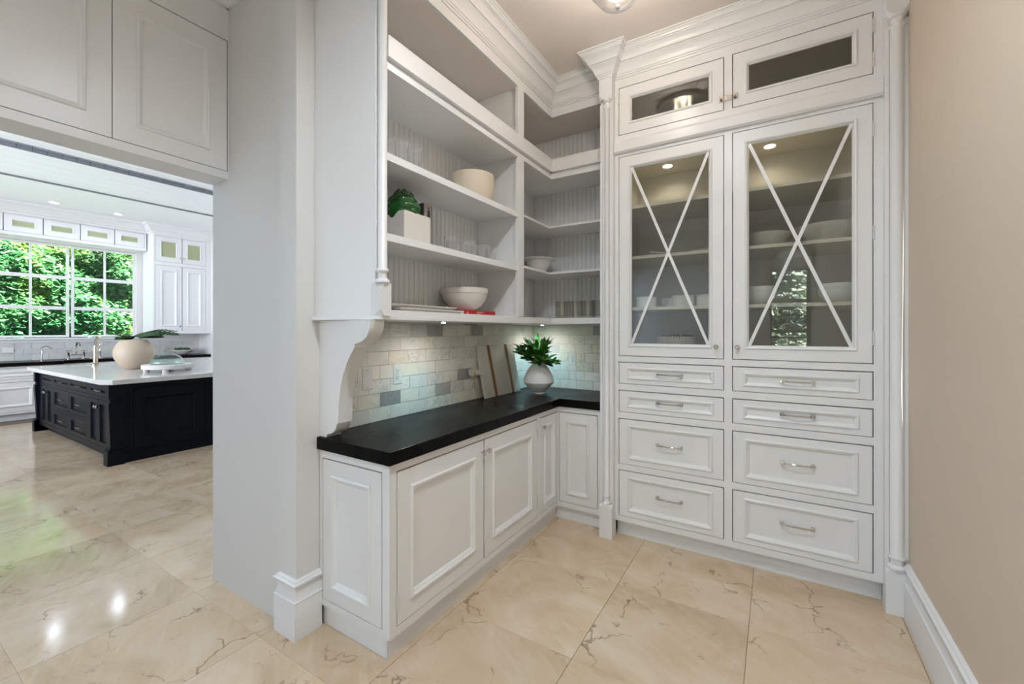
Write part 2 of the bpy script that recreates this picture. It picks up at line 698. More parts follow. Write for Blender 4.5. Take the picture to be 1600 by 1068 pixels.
def front(name, mp, rect, parent, s_=.05, m='white', big=1., label=None, du=0.):
    mb = MB().ring(mp, (rect[0] + GAP, rect[1] - GAP, rect[2] + GAP * .7, rect[3] - GAP * 1.2), panel_prof(s_, big), back=True, du=du)
    return part(name, mb, m, parent, label=label)


def colonette(cx, cy, r, z0, z1, parent, a0=0, name='colonette'):
    e1, e2 = (1.42, 1.28) if r > .022 else (1.6, 1.4)
    p = [(r * e1, z0), (r * (e1 + .06), z0 + .007), (r * (e1 - .06), z0 + .015), (r * 1.02, z0 + .02), (r * 1.0, z0 + .045), (r * e2, z0 + .05), (r * (e2 + .06), z0 + .056), (r * (e2 - .05), z0 + .062),
         (r, z0 + .068), (r, z1 - .068), (r * (e2 - .05), z1 - .062), (r * (e2 + .06), z1 - .056), (r * e2, z1 - .05), (r, z1 - .045), (r * 1.02, z1 - .02), (r * (e1 - .06), z1 - .015), (r * (e1 + .06), z1 - .007), (r * e1, z1)]
    return part(name, MB().lathe(p, (cx, cy, 0), 20), 'white', parent, smooth=50)


# ================================================================== SETTING
XR = .572          # beige wall
CZ = 3.355         # pantry ceiling
KZ = 3.53          # kitchen ceiling
# floor and its tiles
fl = struct('floor', MB().box(-11.2, .75, -4.2, 5.0, -.06, -.004), 'grout')
T = .651
tm = bake(MB().box(-T / 2 + .0011, T / 2 - .0011, -T / 2 + .0011, T / 2 - .0011, -.012, 0), 'floor', 'floor_tile')
for i in range(-2, 16):
    for j in range(-2, 5):
        x = -.109 - T * i + T / 2
        y = .43 + .6495 * j + T / 2 - .0007
        if x > .95 or x < -11.1:
            continue
        # tiles wholly under the built-in cabinets and the walls are not shown
        if y > 3.2 and x > -2.7:
            continue
        piece('floor_tile', tm, fl, (x, y, 0), (0, 0, random.choice((0, PI))))
# pantry walls
struct('wall_right', MB().box(XR, XR + .12, -4.2, 3.62, 0, CZ), 'beige')
wl = struct('wall_left', MB().box(-2.777, -1.9385, 1.19, 3.62, 0, CZ), 'wall')
wc = struct('wall_end', MB().box(-2.036, -1.905, 1.163, 1.2815, 0, CZ), 'wall')
wb = struct('wall_back', MB().box(-1.9385, XR, 3.505, 3.62, 0, CZ), 'wall')
struct('ceiling', MB().box(-2.777, XR + .12, -4.2, 3.62, CZ, CZ + .1), 'ceil')
# rear wall with an arched opening, seen mirrored in the cabinet glass
WF = MB()
arch_c, arch_r, spring = .26, .34, 2.50
fn = lambda u, z, y: (u, y, z)
WF.prism([(-2.777, 0), (arch_c - arch_r, 0), (arch_c - arch_r, CZ), (-2.777, CZ)], fn, -3.0, -3.25)
pts = [(arch_c - arch_r, CZ), (arch_c - arch_r, spring)]
for k in range(1, 13):
    t = PI - PI * k / 12
    pts.append((min(arch_c + arch_r * math.cos(t), XR), spring + arch_r * 1.12 * math.sin(t)))
pts += [(XR, spring), (XR, CZ)]
for a, b in zip(pts[1:-2], pts[2:-1]):
    WF.prism([a, b, (b[0], CZ), (a[0], CZ)], fn, -3.0, -3.25)
struct('wall_front', WF, 'wall')
wr = MB()
wr.box(-2.777, -.10, -3.9, -3.85, 0, CZ).box(.55, XR, -3.9, -3.85, 0, CZ).box(-.10, .55, -3.9, -3.85, 2.62, CZ).box(-.10, .55, -3.9, -3.85, 0, .3)
struct('wall_rear', wr, 'wall')


def window(name, mp, u0, u1, z0, z1, cols, rails, fr=.045, mw=.022, th=.05):
    """frame > bars and panes; rails = heights of the horizontal bars as (z, half width)"""
    root = struct(name, MB().frame(mp, (u0, u1, z0, z1), [(u0 + fr, u1 - fr, z0 + fr, z1 - fr)], th, th / 2), 'white')
    iu0, iu1, iz0, iz1 = u0 + fr, u1 - fr, z0 + fr, z1 - fr
    us = [iu0 + (iu1 - iu0) * k / cols for k in range(cols + 1)]
    for k in range(1, cols):
        part('muntin', MB().mbox(mp, us[k] - mw / 2, us[k] + mw / 2, -.016, .016, iz0, iz1), 'white', root)
    zs = [iz0] + [r[0] for r in rails] + [iz1]
    for z, hw in rails:
        part('sash_rail', MB().mbox(mp, iu0, iu1, -.02, .02, z - hw, z + hw), 'white', root)
    for a in range(cols):
        for b in range(len(zs) - 1):
            part('pane', MB().mbox(mp, us[a], us[a + 1], -.002, .002, zs[b], zs[b + 1]), 'panes', root)
    return root


window('window_1', mY(-3.87), -.10, .55, .30, 2.62, 2, [(.82, .012), (1.30, .012), (1.42, .03), (1.72, .012), (2.0, .03)])

window('window_7', mX(-2.59), -2.95, -1.90, .55, 2.65, 2, [(1.6, .02)])  # unseen window frame added around the passage fill light
# baseboards
bb = struct('baseboard_right', MB().sweep([(XR, 2.849), (XR, -3.0)], BASEB), 'white', smooth=25)
# sweep puts the profile to the right of travel: going towards -Y the right side is -X
struct('baseboard_left', MB().sweep([(-2.034, 1.19), (-2.034, 1.163), (-1.905, 1.163), (-1.905, 1.2825)], [(o * .96, z) for o, z in BASEB]), 'white', smooth=25)

# backsplash tiles, each its own piece of the wall behind the counter
CT = .922          # counter top
TH, TW = .0795, .1555
tb = MB().box(-TW / 2 + .001, TW / 2 - .001, -.004, .004, -TH / 2 + .001, TH / 2 - .001)
tmL = {}
for key in ('tile', 'gtile'):
    tmL[key] = bake(tb, key, 'tile')


def tile_run(parent, mp, u0, u1, grey, flip):
    rows = 8
    for r in range(rows):
        zc = CT + TH / 2 + r * TH + .0005
        zt = min(zc + TH / 2, 1.488)
        if zt - (zc - TH / 2) < .006:
            continue
        off = (0, .5, .0, .5, .08, .5, 0, .5)[r] * TW + (.03 if flip else 0)
        k = 0
        u = u0 - off
        while u < u1:
            a, b = max(u, u0), min(u + TW, u1)
            if b - a > .012:
                c = (a + b) / 2
                g = any(abs(c - gu) < TW / 2 and gr == r for gu, gr in grey)
                zc2 = (zc - TH / 2 + zt) / 2
                pos = mp(c, .004 + random.uniform(-.0004, .0006), zc2)
                piece('tile', tmL['gtile' if g else 'tile'], parent, pos, (0, 0, PI / 2 if not flip else 0),
                      ((b - a) / TW, 1, (zt - (zc - TH / 2)) / TH))
            u += TW
            k += 1


struct('trim_1', MB().box(-1.9385, -1.9345, 1.262, 3.5, CT - .04, 1.488).box(-1.9345, -1.05, 3.501, 3.505, CT - .04, 1.488), 'tgrout', label='pale grout bed behind the marble wall tiles')
tile_run(wl, mX(-1.9345), 1.29, 3.498, [(1.80, 1), (2.24, 1), (2.20, 6), (2.62, 6), (2.52, 2), (1.62, 7), (2.55, 7)], False)
tile_run(wb, mY(3.501), -1.926, -1.05, [(-1.22, 6), (-1.10, 6)], True)

# ================================================================== OVER-PASSAGE CABINET (left, above the opening)
XD = -2.595
oc = thing('wall_cabinet', 'white cabinet with flat panel doors spanning above the opening to the kitchen', 'cabinet', (XD, 0, 2.283))
mp = mX(XD)
ys = [1.186 - .4865 * k for k in range(7)]
holes = [(ys[k + 1] if k % 2 == 0 else ys[k + 1] + .0, ys[k], 2.324, 3.053) for k in range(6)]
part('face_frame', MB().frame(mp, (-1.76, 1.19, 2.283, 3.20), [(ys[6], ys[0], 2.324, 3.053)], .03, edge=False), 'white', oc)
part('body', MB().box(-2.777, XD - .045, -1.76, 1.19, 2.283, 3.355).box(XD - .045, XD - .001, -1.76, 1.19, 2.283, 2.286), 'white', oc)
for k in range(6):
    front('door', mp, (ys[k + 1] - (.0032 if k < 5 else 0), ys[k] + (.0032 if k else 0), 2.324, 3.053), oc, .085)
CORN = [(0, 3.225), (.012, 3.225), (.014, 3.238), (.022, 3.245), (.045, 3.285), (.07, 3.31), (.075, 3.325), (.09, 3.335), (.09, 3.354), (0, 3.354)]
part('cornice', MB().box(XD - .03, XD, -1.76, 1.19, 3.2, 3.354).prism(CORN, lambda a, b, c: (XD + a, c, b), -1.76, 1.19), 'white', oc, smooth=25)
# cornice strip returning along the wall end
struct('trim_2', MB().prism([(0, 3.225), (.012, 3.225), (.014, 3.238), (.022, 3.245), (.045, 3.285), (.07, 3.31), (.075, 3.325), (.09, 3.335), (.09, 3.355), (0, 3.355)],
                            lambda a, b, c: (c, 1.19 - a, b), XD, -2.036), 'white', smooth=25)
struct('wall_side', MB().box(-2.777, XD, -3.25, -1.76, 0, CZ), 'wall')

# ================================================================== BASE CABINET, LEFT RUN
XF, YE, YF = -1.413, 1.283, 2.955
bc = thing('base_cabinet', 'long white base cabinet under the black counter, three panel doors and a panelled end', 'cabinet', (-1.67, 2.1, 0))
mp = mX(XF)
DZ0, DZ1 = .14, .823
part('body', MB().box(-1.90, XF - .045, YE + .045, 3.495, .102, .86).box(-1.90, XF - .001, YE + .001, 3.0, .1015, .104).box(-1.90, -1.447, 1.305, 3.495, 0, .101), 'white', bc)
doors = [(1.323, 1.981), (1.985, 2.625), (2.668, 2.950)]
part('face_frame', MB().frame(mp, (YE, YF, .101, .862), [(1.323, 2.625, DZ0, DZ1), (2.668, 2.950, DZ0, DZ1)], edge=False), 'white', bc)
for k, (a, b) in enumerate(doors):
    d = front('door', mp, (a, b, DZ0, DZ1), bc, .078 if k < 2 else .052, big=1.25)
    knob(mp, {0: 1.957, 1: 2.008, 2: 2.697}[k], .752, d)
    hinges(mp, (a if k == 0 else b) - .0, (.25, .71) if k < 2 else (), d)
mpe = mY(YE)
part('end_frame', MB().frame(mpe, (-1.905, XF, .101, .862), [(-1.881, -1.458, .134, .822)], edge=False), 'white', bc)
front('end_panel', mpe, (-1.881, -1.458, .134, .822), bc, .068, big=1.25)
part('toe_kick', MB().box(-1.90, -1.445, 1.300, 1.306, 0, .101).box(-1.447, -1.443, 1.300, 2.985, 0, .101), 'white', bc)

rc = thing('base_cabinet', 'narrow white single door base cabinet in the corner beside the tall glazed cupboard', 'cabinet', (-1.24, 3.2, 0))
mp = mY(YF)
part('body', MB().box(XF + .001, -1.047, YF + .045, 3.495, .102, .86).box(XF, -1.047, YF + .001, 3.0, .1015, .104), 'white', rc)
part('face_frame', MB().frame(mp, (XF, -1.047, .101, .862), [(-1.405, -1.095, DZ0, DZ1)], edge=False), 'white', rc)
d = front('door', mp, (-1.405, -1.095, DZ0, DZ1), rc, .060, big=1.2)
hinges(mp, -1.095, (.25, .71), d)
part('toe_kick', MB().box(-1.442, -1.047, 2.983, 3.0, 0, .101), 'white', rc)

# counter
cpts = [(-1.9035, 1.266), (-1.391, 1.262), (-1.391, 2.938), (-1.047, 2.938), (-1.047, 3.4965), (-1.93, 3.4965), (-1.93, 1.285), (-1.9035, 1.285)]
solo('countertop', MB().prism(cpts, lambda a, b, c: (a, b, c), .8625, CT), 'granite', 'L-shaped black granite worktop with honed surface in the pantry corner', 'worktop', (-1.65, 2.4, .8625), bevel=.003)

# ================================================================== OPEN SHELF UNIT
SX, SY = -1.5007, 3.024
BX, BY = -1.86, 3.385     # beadboard faces
us = thing('shelf_unit', 'white open L-shaped shelf unit with beadboard back, crown moulding and curved corbel', 'shelving', (-1.7, 2.2, 1.49))
# bottom board with the slightly splayed end, wraps the corner
PLz = lambda a, b, c: (a, b, c)
part('bottom_shelf', MB().prism([(-1.903, 1.241), (-1.4985, 1.302), (-1.4985, 3.0215), (-1.047, 3.0215), (-1.047, 3.49), (-1.92, 3.49)], PLz, 1.4895, 1.506)
     .prism([(-1.903, 1.29), (-1.557, 1.333), (-1.557, 1.3635), (SX - .004, 1.3635), (SX - .004, SY + .003), (-1.047, SY + .003), (-1.047, 3.49), (-1.92, 3.49)], PLz, 1.5061, 1.536), 'white', us, bevel=.002)
# end panel, corner post
EP = [(-1.903, 1.2565), (-1.531, 1.3075), (-1.531, 1.3285), (-1.903, 1.285)]
part('end_panel', MB().prism(EP, PLz, 1.5065, CZ - .002), 'white', us)
part('corner_post', MB().prism([(-1.552, 1.310), (-1.532, 1.3135), (-1.527, 1.3135), (-1.527, 1.334), (-1.503, 1.334), (-1.503, 1.3485), (-1.552, 1.3485)], PLz, 1.537, 3.18), 'white', us)
colonette(-1.507, 1.3265, .0195, 1.655, 3.10, us)
# square plinth block with chamfered (broach) ends
q = MB()
x0, x1, y0, y1, za, zb = -1.556, -1.489, 1.3035, 1.3625, 1.5065, 1.655
cu_, cv_, cz_ = .052, .020, .032
q.hull([(x0, y0, z) for z in (za, zb)] + [(x1, y1, z) for z in (za, zb)] + [(x0, y1, z) for z in (za, zb)] +
       [(x1 - cu_, y0, z) for z in (za, zb)] + [(x1, y0 + cv_, z) for z in (za, zb)] + [(x1, y0, za + cz_), (x1, y0, zb - cz_)])
part('plinth_block', q, 'white', us)
# stiles
for za, zb in ((1.5365, 2.6316), (2.7846, 3.1175)):
    part('stile', MB().box(SX - .022, SX, 1.335, 1.3493, za, zb), 'white', us)
    part('stile', MB().box(SX - .022, SX, 2.506, 2.589, za, zb), 'white', us)
part('divider', MB().box(BX, SX - .022, 2.526, 2.569, 1.537, 3.12), 'white', us)
# fascia bands
ZV = [(2.6318, 2.656, 0.), (2.656, 2.687, -.014), (2.687, 2.7844, .009), (3.1177, 3.19, 0.)]
for a, b, o in ZV:
    q = MB().box(SX - .02, SX + o, 1.3495, SY + .02, a, b).box(SX - .02, -1.047, SY - o, SY + .02, a, b)
    part('fascia', q, 'white', us)
part('top_panel', MB().prism([(BX, 1.335), (SX - .02, 1.335), (SX - .02, SY + .02), (-1.047, SY + .02), (-1.047, BY), (BX, BY)], PLz, 3.1185, 3.137), 'cubby', us)
part('cubby_floor', MB().prism([(BX, 1.335), (SX - .02, 1.335), (SX - .02, SY + .02), (-1.047, SY + .02), (-1.047, BY), (BX, BY)], PLz, 2.641, 2.665), 'white', us)
part('top_fascia', MB().box(SX - .02, SX - .0005, 1.31, SY + .02, 3.1905, CZ - .001).box(SX - .02, -1.047, SY + .0005, SY + .02, 3.1905, CZ - .001), 'white', us)
# beadboard with real grooves
bq = MB()


def bead(mb, mp_, u0, u1, z0, z1, pitch=.0405):
    k = int((u1 - u0) / pitch)
    xs = [u0]
    prof_ = []
    for i in range(k + 1):
        c = u0 + pitch * (i + .5)
        if c + .01 < u1:
            prof_ += [(c - .0045, 0), (c - .003, -.0035), (c - .0012, 0), (c + .0, .0012), (c + .0012, 0), (c + .003, -.0035), (c + .0045, 0)]
    prof_ = [(u0, 0)] + prof_ + [(u1, 0)]
    vs, fs = [], []
    for u, n_ in prof_:
        vs += [mp_(u, n_, z0), mp_(u, n_, z1)]
    for i in range(len(prof_) - 1):
        fs.append((2 * i, 2 * i + 2, 2 * i + 3, 2 * i + 1))
    mb.add(vs, fs)


bead(bq, mX(BX), 1.335, 3.30, 1.536, 3.1185)
bead(bq, mY(BY), -1.78, -1.047, 1.536, 3.1185)
bq.box(BX - .001, BX + .0, 3.30, BY, 1.536, 3.1185).box(BX, -1.78, BY, BY + .001, 1.536, 3.1185)
part('beadboard', bq, 'white', us, stuff=True)
part('back_panel', MB().box(-1.9, BX - .006, 1.30, 3.49, 1.537, 3.12).box(BX - .006, -1.047, BY + .006, 3.49, 1.537, 3.12), 'white', us)
part('hutch_side', MB().box(-1.0495, -1.0465, SY + .021, BY, 1.537, 3.118), 'white', us)
# shelves of the long bay
for zt, zb_ in ((2.2525, 2.2174), (1.8846, 1.8505)):
    part('shelf', MB().box(BX, SX - .022, 1.335, 2.526, zt - .022, zt).box(SX - .0225, SX - .0015, 1.3495, 2.5055, zb_, zt), 'white', us)
# L-shaped shelves of the corner bay
for zt in (2.268, 1.9025):
    part('corner_shelf', MB().prism([(BX, 2.569), (-1.523, 2.569), (-1.531, 3.043), (-1.05, 3.043), (-1.05, BY), (BX, BY)], PLz, zt - .016, zt), 'white', us)
# crown
part('crown', MB().sweep([(SX, 1.2), (SX, SY), (-1.047, SY)][::1], [(o, z * 1.0315) for o, z in CROWN], 3.1813, caps=True), 'white', us, smooth=24)
# corbel under the board
cor = [(-1.9265, .924), (-1.9265, 1.4885), (-1.532, 1.4885)]
# curve measured down the visible face: (x, z)
cor += [(-1.533, 1.468), (-1.541, 1.440), (-1.560, 1.412), (-1.590, 1.392), (-1.618, 1.383), (-1.640, 1.380), (-1.641, 1.362),
        (-1.664, 1.335), (-1.695, 1.290), (-1.722, 1.235), (-1.741, 1.175), (-1.752, 1.110), (-1.757, 1.050), (-1.760, 1.000),
        (-1.768, .996), (-1.775, .975), (-1.790, .958), (-1.812, .946), (-1.842, .940), (-1.848, .924)]
cm = MB().prism(cor, lambda a, b, c: (a, c, b), 1.281, 1.360)
part('corbel', cm, 'white', us, smooth=28)

# puck lights below the bottom shelf
PUCKS = [(-1.66, 1.92), (-1.72, 3.285)]
for k, (x, y) in enumerate(PUCKS):
    lb = ['slim puck light under the shelf near the double socket', 'small puck light under the shelf above the leafy vase', 'small puck light under the shelf right of the vase, beside the tall cupboard'][k]
    t = thing('puck_light', lb, 'light', (x, y, 1.4855), group='puck lights below the open shelves')
    part('housing', MB().lathe([(.024, -.0), (.024, .004)], (x, y, 1.4853), 20), 'nickel', t)
    part('lens', MB().lathe([(.013, -.002), (.013, .0)], (x, y, 1.4852), 20), 'puck', t)
    light('puck_glow', 'SPOT', (x, y, 1.478), (2.5, 2.0)[k], (1, .97, .90), .02, spot=3.0)
    light('puck_beam', 'SPOT', (x, y, 1.478), (3.2, 2.6)[k], (.05, .72, 1.0), .015, spot=1.9)

# ================================================================== TALL GLAZED CUPBOARD
HY = 2.919
hu = thing('display_cabinet', 'tall white built-in cupboard with X-barred glass doors over eight drawers', 'cabinet', (-.24, 3.2, 0))
mp = mY(HY)
LC, RC = (-.929, -.2669), (-.2229, .4431)
rowsD = [(1.0706, 1.2235), (.8745, 1.0274), (.5143, .8315), (.1542, .4731)]
holes = [(c[0], c[1], a, b) for c in (LC, RC) for a, b in rowsD] + [(c[0], c[1], 1.262, 2.646) for c in (LC, RC)] + [(c[0], c[1], 2.7962, 3.1263) for c in (LC, RC)]
part('face_frame', MB().frame(mp, (-.9545, .4811, .115, 3.20), holes, edge=False), 'white', hu)
part('lower_body', MB().box(-.953, .4795, HY + .05, 3.5, .116, 1.245).box(-.953, .4795, HY + .001, 3.0, .1155, .118), 'white', hu)
part('toe_kick', MB().box(-.9565, .486, 2.9815, 3.0, 0, .115).box(-.9545, .484, 2.9795, 2.9815, 0, .05), 'white', hu)
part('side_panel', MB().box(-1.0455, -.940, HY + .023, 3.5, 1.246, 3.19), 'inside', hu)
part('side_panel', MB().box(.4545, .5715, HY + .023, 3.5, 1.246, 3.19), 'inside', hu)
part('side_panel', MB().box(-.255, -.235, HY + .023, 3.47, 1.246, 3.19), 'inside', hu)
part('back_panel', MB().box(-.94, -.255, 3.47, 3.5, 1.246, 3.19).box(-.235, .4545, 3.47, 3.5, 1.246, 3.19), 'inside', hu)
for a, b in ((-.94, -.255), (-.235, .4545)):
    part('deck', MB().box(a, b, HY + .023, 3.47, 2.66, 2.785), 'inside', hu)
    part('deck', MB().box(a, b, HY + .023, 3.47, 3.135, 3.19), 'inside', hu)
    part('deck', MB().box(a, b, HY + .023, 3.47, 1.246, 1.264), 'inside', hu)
    for z in (2.306, 1.955, 1.600):
        part('shelf', MB().box(a, b, 2.965, 3.47, z - .02, z), 'inside', hu)
    cx = (-.68 if a < -.5 else -.03)
    part('downlight', MB().lathe([(.032, 2.657), (.032, 2.66)], (cx, 3.30, 0), 20), 'can', hu)
    light('cabinet_glow', 'SPOT', (cx, 3.30, 2.650), 1.6, (1, .90, .72), .03, spot=2.6)
for c in (LC, RC):
    for r, (a, b) in enumerate(rowsD):
        d = front('drawer', mp, (c[0], c[1], a, b), hu, .031 if r < 2 else .036, big=.95 if r < 2 else 1.1, du=.022)
        pull(mp, -.592 if c is LC else .108, (1.147, .956, .678, .326)[r], d, .15, n0=-.009)
GP = [(0, -.019), (0, 0), (.062, 0), (.063, .005), (.067, .0075), (.074, .005), (.078, -.002), (.0815, -.006), (.084, -.010), (.084, -.019)]
for ci, c in enumerate((LC, RC)):
    for z0, z1, name in ((1.262, 2.646, 'glass_door'), (2.7962, 3.1263, 'upper_glass_door')):
        R = (c[0] + GAP, c[1] - GAP, z0 + GAP, z1 - GAP)
        d = part(name, MB().ring(mp, R, GP, cap=False).ring(mp, R, [(0, -.019), (.084, -.019)], cap=False), 'white', hu)
        g = .082
        gu0, gu1, gz0, gz1 = R[0] + g, R[1] - g, R[2] + g, R[3] - g
        part('glass_pane', MB().mbox(mp, gu0, gu1, -.0175, -.0135, gz0, gz1), 'glass', d)
        if z0 < 2:
            q = MB()
            for s_ in (1, -1):
                ua, ub = (gu0, gu1) if s_ == 1 else (gu1, gu0)
                dv = Vector((ub - ua, gz1 - gz0)).normalized()
                nv = Vector((-dv.y, dv.x)) * .0125
                P_ = [(ua + nv.x, gz0 + nv.y), (ua - nv.x, gz0 - nv.y), (ub - nv.x, gz1 - nv.y), (ub + nv.x, gz1 + nv.y)]
                # trim the bar so its ends die into the frame
                qv = []
                for n_ in (-.013, -.004 + .0004 * s_):
                    qv += [mp(min(max(a, gu0 - .004), gu1 + .004), n_, min(max(b, gz0 - .004), gz1 + .004)) for a, b in P_]
                q = MB().add(qv, [(0, 1, 2, 3), (7, 6, 5, 4), (0, 4, 5, 1), (1, 5, 6, 2), (2, 6, 7, 3), (3, 7, 4, 0)])
                part('glazing_bar', q, 'white', d)
            knob(mp, -.310 if ci == 0 else -.193, 1.339, d)
            hinges(mp, c[0] if ci == 0 else c[1], (1.40, 1.96, 2.50), d)
        else:
            hinges(mp, c[0] if ci == 0 else c[1], (2.87, 3.05), d)
            u = c[1] if ci == 0 else c[0]
            s_ = -1 if ci == 0 else 1
            q = MB().mbox(mp, u + s_ * .030, u + s_ * .003, 0, .006, 2.848, 2.884)
            q.mbox(mp, u + s_ * .024, u + s_ * .008, .006, .016, 2.858, 2.874)
            q.mbox(mp, u - s_ * .004, u - s_ * .020, 0, .008, 2.850, 2.882)
            q.tube([mp(u + s_ * .018, .016, 2.866), mp(u + s_ * .018, .026, 2.862), mp(u + s_ * .006, .030, 2.856)], .003, 6)
            part('latch', q, 'nickel', d)
# mid moulding
part('mid_moulding', MB().prism([(0, 2.668), (.016, 2.668), (.020, 2.674), (.026, 2.678), (.026, 2.735), (.020, 2.742), (.010, 2.748), (.006, 2.758), (0, 2.760)],
                                lambda a, b, c: (c, HY - a, b), -.9535, .4800), 'white', hu, smooth=25)
# pilasters
for k, (xa, xb, cxx, r) in enumerate(((-1.0465, -.955, -.9985, .0165), (.4815, .5715, .5275, .0285))):
    pl = part('pilaster', MB().box(xa, xb, 2.885, 2.9415, .0, 3.187)
              .box(xa, xa + .016, 2.872, 2.885, .245, 3.02).box(xb - .016, xb, 2.872, 2.885, .245, 3.02), 'white', hu)
    for za, zb, top in ((0, .232, False), (3.045, 3.187, True)):
        y0_ = 2.851
        q = MB()
        c_ = .028
        zc, zo = (zb, za) if not top else (za, zb)     # the end that is chamfered, the square end
        dz = -c_ if not top else c_
        q.hull([(x, y, zo) for x in (xa, xb) for y in (y0_, 2.885)] + [(x, 2.885, zc) for x in (xa, xb)] +
               [(xa, y0_, zc + dz), (xb, y0_, zc + dz), (xa + c_, y0_, zc), (xb - c_, y0_, zc), (xa, y0_ + .014, zc), (xb, y0_ + .014, zc)])
        part('pilaster_block', q, 'white', pl)
    c2 = colonette(cxx, 2.876, r, .233, 3.044, pl)
# crown of the cupboard
part('crown', MB().sweep([(-1.0465, 3.0), (-1.0465, 2.851), (-.955, 2.851), (-.955, HY), (.4815, HY), (.4815, 2.851), (.5715, 2.851)],
                         CROWN, 3.187), 'white', hu, smooth=24)
part('crown_backing', MB().box(-1.0465, .5715, HY + .001, 3.5, 3.1905, CZ - .001).box(-1.0465, -.955, 2.853, HY, 3.1875, CZ - .001).box(.4815, .5715, 2.853, HY, 3.1875, CZ - .001), 'white', hu)

# ================================================================== CEILING LAMP
lx, ly = -.66, 2.06
lm_ = thing('ceiling_lamp', 'flush round glass ceiling lamp glowing in the middle of the pantry ceiling', 'lamp', (lx, ly, CZ))
part('canopy', MB().lathe([(.0, 3.354), (.185, 3.354), (.195, 3.346), (.192, 3.330), (.178, 3.322), (0, 3.322)], (lx, ly, 0), 40), 'satin', lm_, smooth=40)
part('glass_bowl', MB().lathe([(.176, 3.321), (.176, 3.27), (.166, 3.20), (.138, 3.13), (.092, 3.07), (.040, 3.046), (.0, 3.042)], (lx, ly, 0), 40), 'lampglass', lm_, smooth=60)
part('finial', MB().lathe([(.0, 3.018), (.008, 3.022), (.012, 3.032), (.006, 3.041), (.0, 3.041)], (lx, ly, 0), 14), 'nickel', lm_, smooth=60)
for k in range(3):
    t = k * 2.1 + .4
    part('bulb', MB().lathe([(0, 3.20), (.016, 3.208), (.024, 3.226), (.022, 3.245), (.012, 3.262), (.012, 3.318)], (lx + .06 * math.cos(t), ly + .06 * math.sin(t), 0), 14), 'bulb', lm_, smooth=60)
light('ceiling_lamp_glow', 'POINT', (lx, ly, 3.15), 6.2, (1, .94, .89), .07)

# recessed downlights (pantry and recess ones are unseen, added as fill; two are seen in the kitchen)
CANS = [(-.35, .95, CZ, 48), (-.60, -1.4, CZ, 56), (-2.1, -.9, CZ, 7), (-10.03, 1.99, KZ, 8), (-10.05, 2.79, KZ, 8), (-7.9, 3.65, KZ, 11), (-6.3, 2.9, KZ, 11), (-5.2, .6, KZ, 24), (-3.9, 2.4, KZ, 18), (.24, -3.55, CZ, 9)]
LBL = ['round pantry downlight between the glass lamp and the camera', 'round ceiling downlight near the arched window', 'round pantry downlight behind the camera on the passage side',
       'left one of two round downlights above the kitchen window', 'right one of two round downlights above the kitchen window',
       'round downlight over the far part of the island', 'round downlight over the near part of the island', 'round downlight over the kitchen floor', 'round downlight nearest the passage in the kitchen', 'round downlight in the recess before the arched window']
for (x, y, z, e), lb in zip(CANS, LBL):
    t = thing('downlight', lb, 'downlight', (x, y, z), group='recessed ceiling downlights')
    part('trim_ring', MB().lathe([(.075, z - .001), (.075, z - .006), (.058, z - .008), (.056, z - .003)], (x, y, 0), 28), 'white', t, smooth=30)
    part('lens', MB().lathe([(.0, z - .003), (.056, z - .003), (.056, z - .001)], (x, y, 0), 28), 'can', t)
    light('downlight_beam', 'SPOT', (x, y, z - .02), e, (.82, .91, 1) if z == CZ else (.66, .80, 1), .06, spot=2.95)

# ================================================================== COUNTER OBJECTS
# vase
vx, vy = -1.665, 3.115
vz = CT
solo('vase', MB().lathe([(0, .0), (.048, .0), (.049, .006), (.047, .010), (.062, .022), (.092, .050), (.120, .082), (.1255, .092), (.125, .100), (.119, .130), (.104, .170), (.082, .208), (.060, .232), (.047, .240), (.046, .249),
                        (.042, .250), (.040, .243), (.05, .232), (.06, .21), (.0, .18)], (vx, vy, vz), 48), 'vase', 'white angular ceramic vase on the black counter, holding leafy stems', 'vase', (vx, vy, vz), smooth=25)


def leaf_mesh(l_, w_, bend, m):
    vs, fs = [], []
    n_ = 5
    for i in range(n_ + 1):
        t = i / n_
        ww = w_ * math.sin(PI * min(t * .92 + .04, 1)) ** .8 * (1 - .25 * t)
        z = bend * t * t
        for s_, dz in ((-1, .0), (0, -ww * .25), (1, .0)):
            vs.append((t * l_, s_ * ww / 2, z + dz + .0))
    for i in range(n_):
        for j in range(2):
            a = i * 3 + j
            fs.append((a, a + 1, a + 4, a + 3))
    me = MB().add(vs, fs)
    return bake(me, m, 'leaf', 60)


